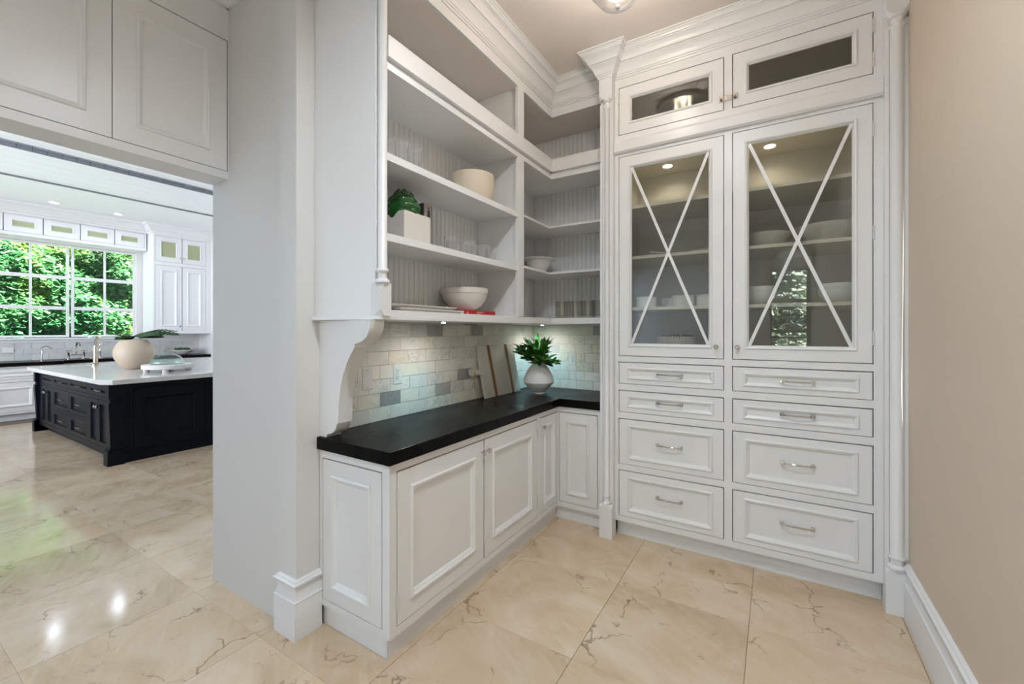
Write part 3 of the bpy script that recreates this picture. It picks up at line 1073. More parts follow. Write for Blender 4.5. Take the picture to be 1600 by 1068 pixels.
plant = thing('leafy_stems', 'bunch of pointed green leaves spreading from the white vase', 'plant', (vx, vy, vz + .235))
LM = [leaf_mesh(.088, .036, -.014, 'leaf'), leaf_mesh(.074, .033, .010, 'leaf'), leaf_mesh(.064, .030, -.008, 'leafm')]
rng = random.Random(3)
stq = MB()
for s_ in range(44):
    az = s_ * 2.399 + rng.uniform(-.2, .2)
    el = (-.05 + 1.35 * ((s_ * .618) % 1)) + rng.uniform(-.08, .08)
    L = rng.uniform(.15, .195) - .045 * (el > .9)
    d = Vector((math.cos(az) * math.cos(el), math.sin(az) * math.cos(el), math.sin(el)))
    p0 = Vector((0, 0, 0))
    p1 = d * L + Vector((0, 0, .035))
    stq.tube([tuple(p0 + Vector((0, 0, -.03))), tuple(p0 + Vector((d.x * .018, d.y * .018, .015))), tuple(p1 * .55 + Vector((0, 0, .012))), tuple(p1)], .0016, 5)
    for k in range(8):
        f = .28 + .72 * k / 7
        pos = p1 * f + Vector((0, 0, .008))
        a2 = az + rng.uniform(-1.1, 1.1) + (k % 2 - .5) * 1.0
        e2 = el * .75 + rng.uniform(-.45, .5)
        o = piece('leaf', LM[(s_ + k) % 3], plant, tuple(pos), (0, 0, 0), (1, 1, 1))
        o.rotation_euler = (rng.uniform(-.5, .5), -e2, a2)
        sc_ = rng.uniform(.8, 1.2)
        o.scale = (sc_, sc_, sc_)
part('stems', stq, 'stem', plant, local=True)

# cutting board leaning on the wall
cb = thing('cutting_board', 'white washed cutting board with two dark wood strips leaning on the wall tiles', 'cutting board', (-1.863, 2.89, CT))
tilt = math.atan2(.052, .40)
skew = -.135
bw_, bh = .515, .405


def cbp(u, v, n_):
    # u along the wall, v up the leaning face, n out of it; the board stands slightly turned in its own plane
    return (-1.862 - math.sin(tilt) * v + math.cos(tilt) * n_, 2.64 + u - .125 * v, CT + .0015 + math.cos(tilt) * v + math.sin(tilt) * n_ + .0)


def cbox(u0, u1, v0, v1, n0, n1):
    return MB().add([cbp(u, v, n_) for u in (u0, u1) for v in (v0, v1) for n_ in (n0, n1)],
                    [(0, 1, 3, 2), (4, 6, 7, 5), (0, 4, 5, 1), (2, 3, 7, 6), (0, 2, 6, 4), (1, 5, 7, 3)])


for a, b in ((0, .128), (.166, .378), (.416, .515)):
    part('board', cbox(a, b, 0, bh, -.018, 0), 'whitewood', cb)
for a, b in ((.128, .166), (.378, .416)):
    part('wood_strip', cbox(a, b, 0, bh, -.018, .0004), 'wood', cb)
hq = MB().prism([(-.125, .185), (-.130, .19), (-.130, .225), (-.122, .232), (-.03, .222), (.0, .225), (.0, .180), (-.03, .186)], lambda a, b, c: cbp(a, b, c), -.018, 0)
part('handle', hq, 'whitewood', cb)
tw = []
for i in range(16):
    t = i / 15
    tw.append(cbp(-.105 + .012 * math.sin(t * 9) - .018 * t, .205 - .19 * t, .006 + .004 * math.cos(t * 11)))
tw2 = []
for i in range(16):
    t = i / 15
    tw2.append(cbp(-.105 + .010 * math.sin(t * 8 + 2) - .002 * t, .205 - .185 * t, .009 + .003 * math.cos(t * 13)))
part('twine_loop', MB().tube(tw, .0022, 6).tube(tw2, .0022, 6), 'twine', cb, smooth=60)


# cover plates and sockets
def socket_plate(name, mp_, u, z, label, cat, duplex=True, w_=.072, h=.124):
    t = thing(name, label, cat, mp_(u, .0045, z))
    part('cover_plate', MB().ring(mp_, (u - w_ / 2, u + w_ / 2, z - h / 2, z + h / 2), [(0, .0045), (0, .008), (.004, .0115)], back=True), 'plate', t)
    if duplex:
        for s_ in (-1, 1):
            q = MB().prism([(.017 * math.cos(a) * 1.0, .0135 * max(-1, min(1, 1.25 * math.sin(a)))) for a in [2 * PI * i / 20 for i in range(20)]],
                           lambda a, b, c: mp_(u + a, c, z + s_ * .0195 + b), .0115, .0132)
            r_ = part('receptacle', q, 'plate', t)
            part('slot', MB().mbox(mp_, u - .0075, u - .0052, .0131, .0137, z + s_ * .0195 - .001, z + s_ * .0195 + .0075)
                 .mbox(mp_, u + .0052, u + .0075, .0131, .0137, z + s_ * .0195 - .001, z + s_ * .0195 + .0075)
                 .mbox(mp_, u - .0025, u + .0025, .0131, .0137, z + s_ * .0195 - .009, z + s_ * .0195 - .004), 'dark', r_)
    for zz in ((z + .047, z - .047) if not duplex else (z,)):
        part('screw', MB().mbox(mp_, u - .003, u + .003, .0114, .0125, zz - .003, zz + .003), 'nickel', t)
    return t


mt = mX(-1.9345)
socket_plate('cover_plate', mt, 1.588, 1.172, 'blank white cover plate on the marble tiles next to the corbel', 'plate', False)
socket_plate('wall_socket', mt, 1.811, 1.180, 'white double socket on the left marble tile wall', 'socket')
socket_plate('wall_socket', mY(3.501), -1.528, 1.188, 'white double socket on the back tile wall right of the leafy vase', 'socket')

# ================================================================== THINGS ON THE OPEN SHELVES
SA, SB, S0 = 2.2525, 1.8846, 1.536


def tumbler_mesh(r, h, r0=None, wall=.0025, base=.012):
    r0 = r0 or r * .92
    return MB().lathe_open([(0, 0), (r0, 0), (r, h), (r - wall, h), (r0 - wall, base), (0, base)], (0, 0, 0), 28)


def tumbler(label, group, m, loc, r, h, r0=None, **k):
    o = solo('tumbler', tumbler_mesh(r, h, r0, **k), m, label, 'glass', (0, 0, 0), smooth=40, group=group)
    o.location = loc
    return o


X1 = -1.68
lab = ['tall clear tumbler on the top shelf, half hidden by the corner post', 'middle of the three tall clear tumblers on the top shelf', 'tall clear tumbler on the top shelf, right one of the three']
for k, (y, x) in enumerate(((1.535, -1.70), (1.597, -1.66), (1.694, -1.672))):
    if k == 0:
        t0_ = tumbler(lab[0], 'tall tumblers on the top shelf', 'tglass', (x, y, SA), .042, .175)
    else:
        dup(t0_, (x, y, SA), label=lab[k])
cream = solo('bowl', MB().lathe([(0, 0), (.088, 0), (.118, .010), (.134, .040), (.140, .075), (.1405, .186), (.1365, .188), (.134, .184), (.133, .08), (.10, .03), (0, .02)], (0, 0, 0), 48), 'cream',
             'tall cream stoneware bowl with rounded foot on the upper open shelf', 'bowl', smooth=35)
cream.location = (-1.675, 2.225, SA)
# planter box with green glossy artichoke
pb = thing('planter', 'square ivory ceramic planter box on the middle open shelf', 'planter', (-1.665, 1.62, SB))
q = MB().ring(lambda u, n_, z: (u, z, n_), (-1.75, -1.575, 1.525, 1.712), [(0.003, SB), (0, SB + .003), (0, SB + .158), (.003, SB + .161), (.009, SB + .161), (.012, SB + .158), (.012, SB + .10)], back=True)
part('box', q, 'ivory', pb, smooth=30)
ar = thing('artichoke', 'glossy green glass artichoke resting on the ivory planter', 'ornament', (-1.66, 1.60, SB + .10))
part('core', MB().lathe([(0, 0), (.045, .004), (.075, .03), (.085, .07), (.075, .115), (.045, .15), (.015, .165), (0, .168)], (-1.66, 1.60, SB + .10), 28, sq=1.), 'artichoke', ar, smooth=60)
for ring_i in range(4):
    for k in range(6):
        az = k * PI / 3 + ring_i * .52
        zc = .055 + ring_i * .030
        rr = (.078, .082, .072, .050)[ring_i]
        vs, fs = [], []
        nu, nv = 6, 6
        for i in range(nu + 1):
            for j in range(nv + 1):
                u_, v_ = i / nu - .5, j / nv
                ww = math.sin(PI * (v_ * .85 + .12)) ** .7
                a_ = az + u_ * 1.15 * ww
                z_ = zc + v_ * .062 - .015
                r2 = rr * (1 - .35 * max(0, v_ - .45) ** 1.2 * (ring_i * .5 + .6)) + .010 * math.sin(PI * v_) - abs(u_) * .01
                vs.append((-1.66 + r2 * math.cos(a_), 1.60 + r2 * math.sin(a_), SB + .10 + z_))
        for i in range(nu):
            for j in range(nv):
                a_ = i * (nv + 1) + j
                fs.append((a_, a_ + 1, a_ + nv + 2, a_ + nv + 1))
        part('petal', MB().add(vs, fs), 'artichoke', ar, smooth=60)
# upright book
bk = thing('book', 'upright pale grey hardback with a small printed figure on the spine', 'book', (-1.72, 1.765, SB))
bx0, bx1, by0, by1, bz1 = -1.82, -1.645, 1.737, 1.803, SB + .258
part('cover', MB().box(bx0, bx1, by0, by0 + .0035, SB + .0005, bz1).box(bx0, bx1, by1 - .0035, by1, SB + .0005, bz1), 'bookdark', bk)
sp_ = MB()
sp_.prism([(bx1 - .004, by0), (bx1 + .003, by0 + .010), (bx1 + .006, (by0 + by1) / 2), (bx1 + .003, by1 - .010), (bx1 - .004, by1)], PLz, SB + .0005, bz1)
part('spine', sp_, 'bookgrey', bk)
part('pages', MB().box(bx0 + .004, bx1 - .006, by0 + .0036, by1 - .0036, SB + .004, bz1 - .005), 'ivory', bk)
# printed figure, lines of type and ink marks on the spine
sx_ = bx1 + .0063
pr = MB()
cyb = (by0 + by1) / 2


def mark(y0_, y1_, z0_, z1_):
    pr.box(sx_, sx_ + .0004, y0_, y1_, z0_, z1_)


mark(cyb - .006, cyb + .006, bz1 - .022, bz1 - .018)
mark(cyb - .004, cyb + .004, bz1 - .030, bz1 - .022)
pr.prism([(cyb - .008, bz1 - .034), (cyb + .008, bz1 - .034), (cyb + .013, bz1 - .080), (cyb - .013, bz1 - .080)], lambda a, b, c: (c, a, b), sx_, sx_ + .0004)
mark(cyb - .007, cyb - .002, bz1 - .098, bz1 - .080)
mark(cyb + .002, cyb + .007, bz1 - .098, bz1 - .080)
mark(cyb - .009, cyb - .002, bz1 - .101, bz1 - .098)
mark(cyb + .002, cyb + .011, bz1 - .101, bz1 - .098)
for k, (a, b) in enumerate(((-.016, -.003), (.002, .016), (-.013, .013), (-.006, .006), (-.012, .012))):
    z = bz1 - .116 - (0 if k < 2 else (k - 1) * .0085)
    mark(cyb + a, cyb + b, z - .003, z)
for a, b, r in ((-.006, .175, .006), (.005, .168, .0055), (-.011, .190, .005), (.0, .187, .004), (-.006, .203, .004), (.010, .182, .003), (.008, .195, .0035)):
    pr.prism([(cyb + a + r * math.cos(t), bz1 - b + r * math.sin(t)) for t in [k * PI / 4 for k in range(8)]], lambda p_, q_, c: (c, p_, q_), sx_, sx_ + .0004)
for k in range(5):
    pr.box(sx_, sx_ + .0004, cyb + .004 + .0015 * k, cyb + .005 + .0015 * k, bz1 - .235 + .003 * k, bz1 - .205 + .003 * k)
mark(cyb - .009, cyb + .011, bz1 - .250, bz1 - .245)
part('spine_print', pr, 'ink', bk)
# row of clear tumblers, middle shelf
gl = [(1.985, -1.66), (2.075, -1.72), (2.150, -1.655), (2.245, -1.70), (2.300, -1.645), (2.392, -1.66)]
names = ['clear tumbler beside the upright book on the middle shelf', 'second clear tumbler right of the upright book', 'third clear tumbler right of the upright book',
         'fourth clear tumbler right of the upright book', 'fifth clear tumbler right of the upright book', 'clear tumbler nearest the divider on the middle shelf']
for k, (y, x) in enumerate(gl):
    if k == 0:
        t1_ = tumbler(names[0], 'clear tumblers on the middle shelf', 'tglass', (x, y, SB), .040, .118)
    else:
        dup(t1_, (x, y, SB), label=names[k])
# platters, red book, white bowl on the bottom shelf
pm = MB().ring(lambda u, n_, z: (u, z, n_), (-1.79, -1.57, 1.50, 2.00), [(.05, 0), (.02, .004), (0, .016), (.001, .019), (.012, .017), (.045, .007), (.06, .006)], back=True)
p1_ = solo('platter', pm, 'ivory', 'lower of two stacked ivory rectangular platters on the bottom shelf', 'platter', smooth=40)
p1_.location = (0, 0, S0 + .0005)
p2_ = solo('platter', MB().ring(lambda u, n_, z: (u, z, n_), (-1.80, -1.60, 1.47, 1.975), [(.05, 0), (.02, .004), (0, .016), (.001, .019), (.012, .017), (.045, .007), (.06, .006)], back=True),
           'ivory', 'upper of two stacked ivory rectangular platters on the bottom shelf', 'platter', smooth=40)
p2_.location = (-.0, 0, S0 + .020)
rb = thing('book', 'flat red hardback lying under the white bowl', 'book', (-1.68, 2.25, S0))
part('cover', MB().box(-1.80, -1.618, 2.060, 2.395, S0 + .0005, S0 + .004).box(-1.80, -1.618, 2.060, 2.395, S0 + .027, S0 + .031), 'red', rb)
part('spine', MB().box(-1.618, -1.613, 2.060, 2.395, S0 + .0005, S0 + .031), 'red', rb, bevel=.002)
part('pages', MB().box(-1.795, -1.6185, 2.064, 2.391, S0 + .0041, S0 + .0269), 'ivory', rb)
pr = MB()
for a, b, z in ((2.082, 2.086, .010), (2.088, 2.092, .010), (2.095, 2.100, .010)):
    pr.box(-1.6131, -1.6126, a, b, S0 + z, S0 + z + .011)
for a in range(9):
    pr.box(-1.6131, -1.6126, 2.185 + a * .0085, 2.190 + a * .0085, S0 + .017, S0 + .024)
for a in range(5):
    pr.box(-1.6131, -1.6126, 2.188 + a * .0085, 2.193 + a * .0085, S0 + .007, S0 + .013)
part('spine_print', pr, 'inkwhite', rb)
wbw = solo('bowl', MB().lathe([(0, 0), (.075, 0), (.078, .006), (.11, .03), (.138, .07), (.146, .105), (.151, .107), (.152, .138), (.148, .140), (.143, .136), (.135, .075), (.10, .03), (0, .012)], (0, 0, 0), 48),
           'ivory', 'off-white mixing bowl with banded rim on top of the red book', 'bowl', smooth=35)
wbw.location = (-1.700, 2.170, S0 + .0312)
# corner bay: footed bowl, four smoked tumblers
fb = solo('bowl', MB().lathe([(0, 0), (.060, 0), (.062, .006), (.050, .016), (.066, .03), (.100, .085), (.112, .118), (.146, .130), (.147, .134), (.110, .124), (.09, .08), (.05, .035), (0, .028)], (0, 0, 0), 44),
          'bowlwhite', 'white flared footed bowl on the corner shelf', 'bowl', smooth=35)
fb.location = (-1.695, 3.165, 1.9025)
nm = ['smoked glass tumbler nearest the corner on the bottom corner shelf', 'second smoked glass tumbler from the corner', 'third smoked glass tumbler from the corner', 'smoked glass tumbler nearest the tall cupboard']
for k, (x, y) in enumerate(((-1.468, 3.145), (-1.352, 3.150), (-1.250, 3.160), (-1.155, 3.145))):
    if k == 0:
        t2_ = tumbler(nm[0], 'smoked tumblers on the corner shelf', 'smoke', (x, y, S0), .054, .138, .052, base=.02)
    else:
        dup(t2_, (x, y, S0), label=nm[k])

# ================================================================== THINGS BEHIND THE GLASS DOORS
H1, H2, H3 = 1.955, 1.600, 1.264
wide = MB().lathe([(0, 0), (.070, 0), (.072, .005), (.10, .03), (.145, .082), (.166, .112), (.163, .114), (.14, .084), (.09, .03), (0, .014)], (0, 0, 0), 44)
b1 = solo('bowl', wide, 'ivory', 'wide ivory salad bowl, left of two on the middle cupboard shelf', 'bowl', smooth=35, group='wide bowls behind glass')
b1.location = (-.045, 3.22, H1)
b1.scale = (.86, .86, .92)
dup(b1, (.272, 3.22, H1), label='larger wide ivory salad bowl, right of two on the middle cupboard shelf', scale=(1.02, 1.02, 1.05))
sb = MB().lathe([(0, 0), (.045, 0), (.075, .018), (.098, .055), (.102, .085), (.099, .086), (.094, .056), (.07, .022), (0, .010)], (0, 0, 0), 36)
k0 = solo('bowl', sb, 'bowlwhite', 'lower of two nested white bowls left of the glazing bars', 'bowl', smooth=35, group='nested bowls behind glass')
k0.location = (-.085, 3.15, H2)
dup(k0, (-.085, 3.15, H2 + .031), label='upper of two nested white bowls left of the glazing bars')
dup(k0, (.325, 3.17, H2), label='lower of two nested white bowls by the right cupboard hinge side', scale=(1.1, 1.1, 1))
dup(k0, (.325, 3.17, H2 + .031), label='upper of two nested white bowls by the right cupboard hinge side', scale=(1.1, 1.1, 1))
# long curved platter
vs, fs = [], []
NL, NW = 16, 6
for i in range(NL + 1):
    t = i / NL * 2 - 1
    hw = .075 * math.sqrt(max(0, 1 - abs(t) ** 2.4)) + .002
    for j in range(NW + 1):
        s_ = j / NW * 2 - 1
        vs.append((t * .235, s_ * hw, .006 + .040 * t * t + .014 * s_ * s_))
for i in range(NL):
    for j in range(NW):
        a = i * (NW + 1) + j
        fs.append((a, a + 1, a + NW + 2, a + NW + 1))
nn = len(vs)
vs += [(x, y, z - .006) for x, y, z in vs]
fs += [tuple(nn + k for k in f[::-1]) for f in fs]
for i in range(NL):
    for j in (0, NW):
        a, b = i * (NW + 1) + j, (i + 1) * (NW + 1) + j
        fs.append((a, b, b + nn, a + nn))
pf = solo('serving_boat', MB().add(vs, fs), 'cream', 'long curved cream serving boat behind the left glass door', 'platter', smooth=60)
pf.location = (-.54, 3.16, H1 + .0005)
mg = thing('ramekin', 'white ramekin at the left end of the row behind the left glass door', 'ramekin', (0, 0, 0), group='white ramekins behind glass')
part('cup', MB().lathe([(0, 0), (.070, 0), (.073, .004), (.073, .078), (.070, .080), (.067, .077), (.066, .01), (0, .008)], (0, 0, 0), 32), 'bowlwhite', mg, smooth=35)
part('foot_ring', MB().lathe([(.0735, .070), (.0755, .072), (.0755, .077), (.0735, .079)], (0, 0, 0), 32), 'bowlwhite', mg, smooth=35)
mg.location = (-.79, 3.13, H2)
for k, (x, y) in enumerate(((-.655, 3.32), (-.54, 3.13), (-.385, 3.14))):
    dup(mg, (x, y, H2), label=['white ramekin standing farther back, second in the row behind glass', 'white ramekin third in the row, behind the crossing bars', 'white ramekin at the right end of the row behind the left glass door'][k])
fx = thing('ribbed_dish', 'round ribbed driftwood dish filled with dark dried moss at the cupboard bottom', 'dish', (-.59, 3.14, H3))
q = MB()
for k in range(44):
    a = 2 * PI * k / 44
    c_, s_ = math.cos(a), math.sin(a)
    x, y = -.59 + .125 * c_, 3.14 + .125 * s_
    q.add([(x + dx * c_ - dy * s_, y + dx * s_ + dy * c_, z) for z in (H3, H3 + .135) for dx, dy in ((-.004, -.007), (.004, -.006), (.004, .006), (-.004, .007))],
          [(0, 1, 2, 3), (7, 6, 5, 4), (0, 4, 5, 1), (1, 5, 6, 2), (2, 6, 7, 3), (3, 7, 4, 0)])
part('ribs', q, 'ribbed', fx, stuff=True)
part('tray', MB().lathe([(0, H3), (.120, H3), (.120, H3 + .118), (0, H3 + .118)], (-.59, 3.14, 0), 36), 'ribbed', fx)
q = MB()
rg = random.Random(5)
for k in range(70):
    a, r = rg.uniform(0, 2 * PI), .105 * math.sqrt(rg.random())
    q.lathe([(0, 0), (.010, .006), (.011, .014), (.006, .022), (0, .024)], (-.59 + r * math.cos(a), 3.14 + r * math.sin(a), H3 + .115 + rg.uniform(0, .012)), 6)
part('dried_moss', q, 'moss', fx, stuff=True)

# ================================================================== KITCHEN BEYOND THE OPENING
XW = -10.95
# floor already runs through; walls
KW = MB()
u0_, u1_, z0_, z1_ = -1.4, 3.32, 1.30, 2.99
KW.frame(mX(XW), (-2.4, 5.0, 0, KZ), [(u0_, u1_, z0_, z1_)], .16)
kw = struct('wall_far', KW, 'wall')
struct('wall_kitchen_right', MB().box(-11.1, -2.777, 4.42, 4.55, 0, KZ), 'wall')
struct('wall_kitchen_near', MB().box(-2.777, -2.60, 1.19, 4.42, CZ, KZ + .1).box(-2.79, -2.777, 3.62, 4.5, 0, KZ).box(-2.777, -2.60, -1.76, 1.19, CZ, KZ + .1), 'wall')
ks = MB()
ks.box(-11.1, -9.8, -2.4, -2.3, 0, KZ).box(-9.8, -2.9, -2.4, -2.3, 0, .75).box(-9.8, -2.9, -2.4, -2.3, 3.0, KZ).box(-5.05, -4.85, -2.4, -2.3, .75, 3.0).box(-2.9, -2.6, -2.4, -2.3, 0, KZ)
struct('wall_kitchen_left', ks, 'wall')
# ceiling in bands: shiplap boards with two brick lined slots
sl = [(-7.12, -7.43), (-8.66, -8.83)]
kc = struct('ceiling', MB().box(-11.1, -2.6, -2.4, 4.55, KZ + .075, KZ + .12), 'shiplap')
bands = [(-2.78, -7.12), (-7.43, -8.66), (-8.83, -11.0)]
for a, b in bands:
    wdt = .14
    n_ = max(1, int(round((a - b) / wdt)))
    wdt = (a - b) / n_
    pl_ = bake(MB().box(-wdt / 2 + .0015, wdt / 2 - .0015, -3.4, 3.4, .0, .06), 'shiplap', 'plank')
    for k in range(n_):
        piece('plank', pl_, kc, (a - wdt * (k + .5), 1.0, KZ + (.0 if k % 2 else .0006)))
BL = .1255
for (a, b), dz in zip(sl, (.052, .052)):
    face = bake(MB().box(-.004, .004, -BL / 2 + .0022, BL / 2 - .0022, .0, dz - .003), 'greybrick', 'brick')
    sof = bake(MB().box(-(a - b) / 2, (a - b) / 2, -BL / 2 + .0022, BL / 2 - .0022, 0, .008), 'greybrick', 'brick')
    for k in range(30 if a > -8 else 34):
        y = .10 + k * BL
        piece('brick', face, kc, (b + .0045, y, KZ + .001))
        if a > -8:
            piece('brick', sof, kc, ((a + b) / 2, y, KZ + dz))
    struct('trim_3', MB().box(b - .004, b, -2.3, 4.42, KZ + .001, KZ + dz + .01).box(b, a, -2.3, 4.42, KZ + dz + .0085, KZ + dz + .014), 'grout', label='dark joint backing inside a ceiling slot')
    struct('trim_4', MB().prism([(a + .0, KZ - .0), (a + .012, KZ - .014), (a + .03, KZ - .018), (a + .07, KZ - .008), (a + .10, KZ)], lambda p_, q_, c: (p_, c, q_), -2.3, 4.42), 'white', smooth=30)

# kitchen windows over the sink
mpw = mX(XW - .07)
window('window_2', mpw, 1.42, 2.37, 1.315, 2.985, 2, [(1.84, .030), (2.395, .030)], .035, .030)
window('window_3', mpw, 2.40, 3.32, 1.315, 2.985, 2, [(1.84, .030), (2.395, .030)], .035, .030)
window('window_4', mpw, .44, 1.39, 1.315, 2.985, 2, [(1.84, .030), (2.395, .030)], .035, .030)
window('window_5', mpw, -.54, .41, 1.315, 2.985, 2, [(1.84, .030), (2.395, .030)], .035, .030)
window('window_6', mpw, -1.40, -.57, 1.315, 2.985, 2, [(1.84, .030), (2.395, .030)], .035, .030)
struct('trim_5', MB().box(XW, XW + .06, -1.5, 3.36, 1.275, 1.305).box(XW, XW + .02, -1.5, 3.36, 1.225, 1.275), 'white', label='white sill below the kitchen windows')
# backsplash tiles of the window wall
ktm = bake(MB().box(-.004, .004, -.098, .098, -.0485, .0485), 'ktile', 'tile')
for r in range(3):
    for k in range(18):
        y = 1.0 + k * .2 + (.1 if r % 2 else 0)
        if y < 4.3 and not (3.4 < y and False):
            piece('tile', ktm, kw, (XW + .005, y, .922 + .05 + r * .1))


def bowl_door(mp_, rect, parent, glassy, fr=.09):
    if not glassy:
        return front('door', mp_, rect, parent, fr, big=1.4)
    R = (rect[0] + GAP, rect[1] - GAP, rect[2] + GAP, rect[3] - GAP)
    d = part('door', MB().ring(mp_, R, [(0, -.019), (0, 0), (fr, 0), (fr + .01, .006), (fr + .02, -.008), (fr + .02, -.019)], cap=False), 'white', parent)
    part('glass_pane', MB().mbox(mp_, R[0] + fr + .015, R[1] - fr - .015, -.018, -.012, R[2] + fr + .015, R[3] - fr - .015), 'frost', d)
    return d


# cabinets over the window
ow = thing('wall_cabinet', 'row of low white cabinets with small glass doors above the kitchen window', 'cabinet', (-10.8, 2.0, 3.02))
mp = mX(-10.70)
sp = [.18, .62, 1.09, 1.543, 1.99, 2.45, 2.92, 3.37]
part('body', MB().box(XW + .002, -10.724, -.3, 3.40, 3.02, 3.50), 'white', ow)
part('face_frame', MB().frame(mp, (-.3, 3.40, 3.02, 3.50), [(a, b, 3.07, 3.355) for a, b in zip(sp[:-1], sp[1:])], .02), 'white', ow)
for k, (a, b) in enumerate(zip(sp[:-1], sp[1:])):
    bowl_door(mp, (a, b, 3.07, 3.355), ow, True, .075)
KCR = [(0, 0), (.02, 0), (.025, .02), (.05, .045), (.055, .06), (.09, .10), (.10, .115), (.13, .13), (.14, .15), (.14, .165)]
part('crown', MB().sweep([(-10.70, 3.40), (-10.70, -.3)][::-1], [(o * 2.2, z) for o, z in KCR], KZ - .166), 'white', ow, smooth=25)
# tall pair to the right of the window
tp = thing('wall_cabinet', 'white kitchen wall cabinet right of the window, two panel doors under two glass ones', 'cabinet', (-10.7, 3.9, 1.37))
mp = mX(-10.42)
part('body', MB().box(XW + .01, -10.444, 3.42, 4.418, 1.37, 3.50), 'white', tp)
part('face_frame', MB().frame(mp, (3.42, 4.418, 1.37, 3.50), [(3.45, 3.90, 1.43, 2.74), (3.90, 4.33, 1.43, 2.74), (3.45, 3.90, 2.81, 3.32), (3.90, 4.33, 2.81, 3.32)], .02), 'white', tp)
for a, b in ((3.45, 3.90), (3.90, 4.33)):
    bowl_door(mp, (a, b, 1.43, 2.74), tp, False, .085)
    bowl_door(mp, (a, b, 2.81, 3.32), tp, True, .08)
knob(mp, 3.86, 1.52, tp, sc=1.2)
part('latch', MB().mbox(mp, 3.86, 3.94, 0, .02, 2.90, 2.93), 'nickel', tp)
part('crown', MB().sweep([(-10.70, 3.42), (-10.42, 3.42), (-10.42, 4.418)], [(o * 1.3, z) for o, z in KCR], KZ - .166), 'white', tp, smooth=25)
# base units along the window wall
kb = thing('base_cabinet', 'long white kitchen base cabinet along the window wall', 'cabinet', (-10.6, 2, 0))
mp = mX(-10.27)
part('body', MB().box(XW + .01, -10.294, -.2, 2.16, .11, .865).box(XW + .01, -10.33, -.2, 4.418, 0, .109).box(XW + .01, -10.44, 2.161, 4.418, .11, .865), 'white', kb)
kh = [(-.1, .62, .15, .60), (.66, 1.27, .15, .60), (1.31, 1.88, .15, .60)]
part('face_frame', MB().frame(mp, (-.2, 2.16, .11, .865), [(a, b, .14, .615) for a, b, _, _ in kh] + [(a, b, .66, .835) for a, b, _, _ in kh], .02), 'white', kb)
for a, b, _, _ in kh:
    front('door', mp, (a, b, .14, .615), kb, .08, big=1.6)
    front('drawer', mp, (a, b, .66, .835), kb, .04, big=1.6)
mp2 = mX(-10.42)
part('face_frame', MB().frame(mp2, (2.161, 4.418, .11, .865), [(2.25, 2.95, .14, .835), (3.0, 3.65, .66, .835), (3.0, 3.65, .14, .615), (3.70, 4.36, .66, .835), (3.70, 4.36, .14, .615)], .02), 'white', kb)
for r in ((2.25, 2.95, .14, .835), (3.0, 3.65, .66, .835), (3.0, 3.65, .14, .615), (3.70, 4.36, .66, .835), (3.70, 4.36, .14, .615)):
    d = front('drawer' if r[2] > .5 else 'door', mp2, r, kb, .05, big=1.5)
    if r[2] > .5:
        pull(mp2, (r[0] + r[1]) / 2, .75, d, .16)
solo('countertop', MB().prism([(XW + .01, -.2), (-10.24, -.2), (-10.24, 2.14), (-10.40, 2.18), (-10.40, 4.418), (XW + .01, 4.418)], PLz, .8655, .922), 'granite',
     'long black worktop below the kitchen window', 'worktop', (-10.6, 2, .8655))
# taps
fc = thing('bridge_faucet', 'nickel bridge tap with two handles below the kitchen window', 'tap', (-10.80, 2.42, .922))
q = MB()
for dy in (-.10, .10):
    q.lathe([(.028, 0), (.028, .01), (.016, .02), (.016, .11), (.022, .12), (.014, .14)], (-10.8, 2.42 + dy, .922), 12)
q.tube([(-10.8, 2.32, 1.0), (-10.8, 2.52, 1.0)], .013)
part('body', q, 'nickel', fc, smooth=40)
part('spout', MB().tube([(-10.8, 2.42, 1.0), (-10.8, 2.42, 1.17), (-10.76, 2.42, 1.22), (-10.66, 2.42, 1.22), (-10.60, 2.42, 1.17)], .014), 'nickel', fc, smooth=40)
for dy in (-.10, .10):
    part('handle', MB().box(-10.81, -10.79, 2.42 + dy - .035, 2.42 + dy + .035, 1.06, 1.075).box(-10.835, -10.765, 2.42 + dy - .008, 2.42 + dy + .008, 1.06, 1.075), 'nickel', fc)
pf2 = thing('filter_tap', 'slim nickel filter tap left of the bridge tap', 'tap', (-10.75, 1.98, .922))
part('body', MB().lathe([(.02, 0), (.02, .01), (.010, .02), (.010, .12)], (-10.75, 1.98, .922), 12), 'nickel', pf2, smooth=40)
part('spout', MB().tube([(-10.75, 1.98, 1.03), (-10.75, 1.98, 1.14), (-10.70, 2.03, 1.17), (-10.64, 2.08, 1.12)], .008), 'nickel', pf2, smooth=40)
spy = thing('side_spray', 'slim nickel side sprayer right of the bridge tap', 'tap', (-10.8, 2.74, .922))
part('body', MB().lathe([(.022, 0), (.022, .01), (.012, .02), (.012, .10), (.018, .13), (.014, .16)], (-10.8, 2.74, .922), 12), 'nickel', spy, smooth=40)
socket_plate('wall_socket', mX(XW + .009), 1.63, 1.10, 'white socket on the kitchen tiles below the window', 'socket', False, .13, .09)

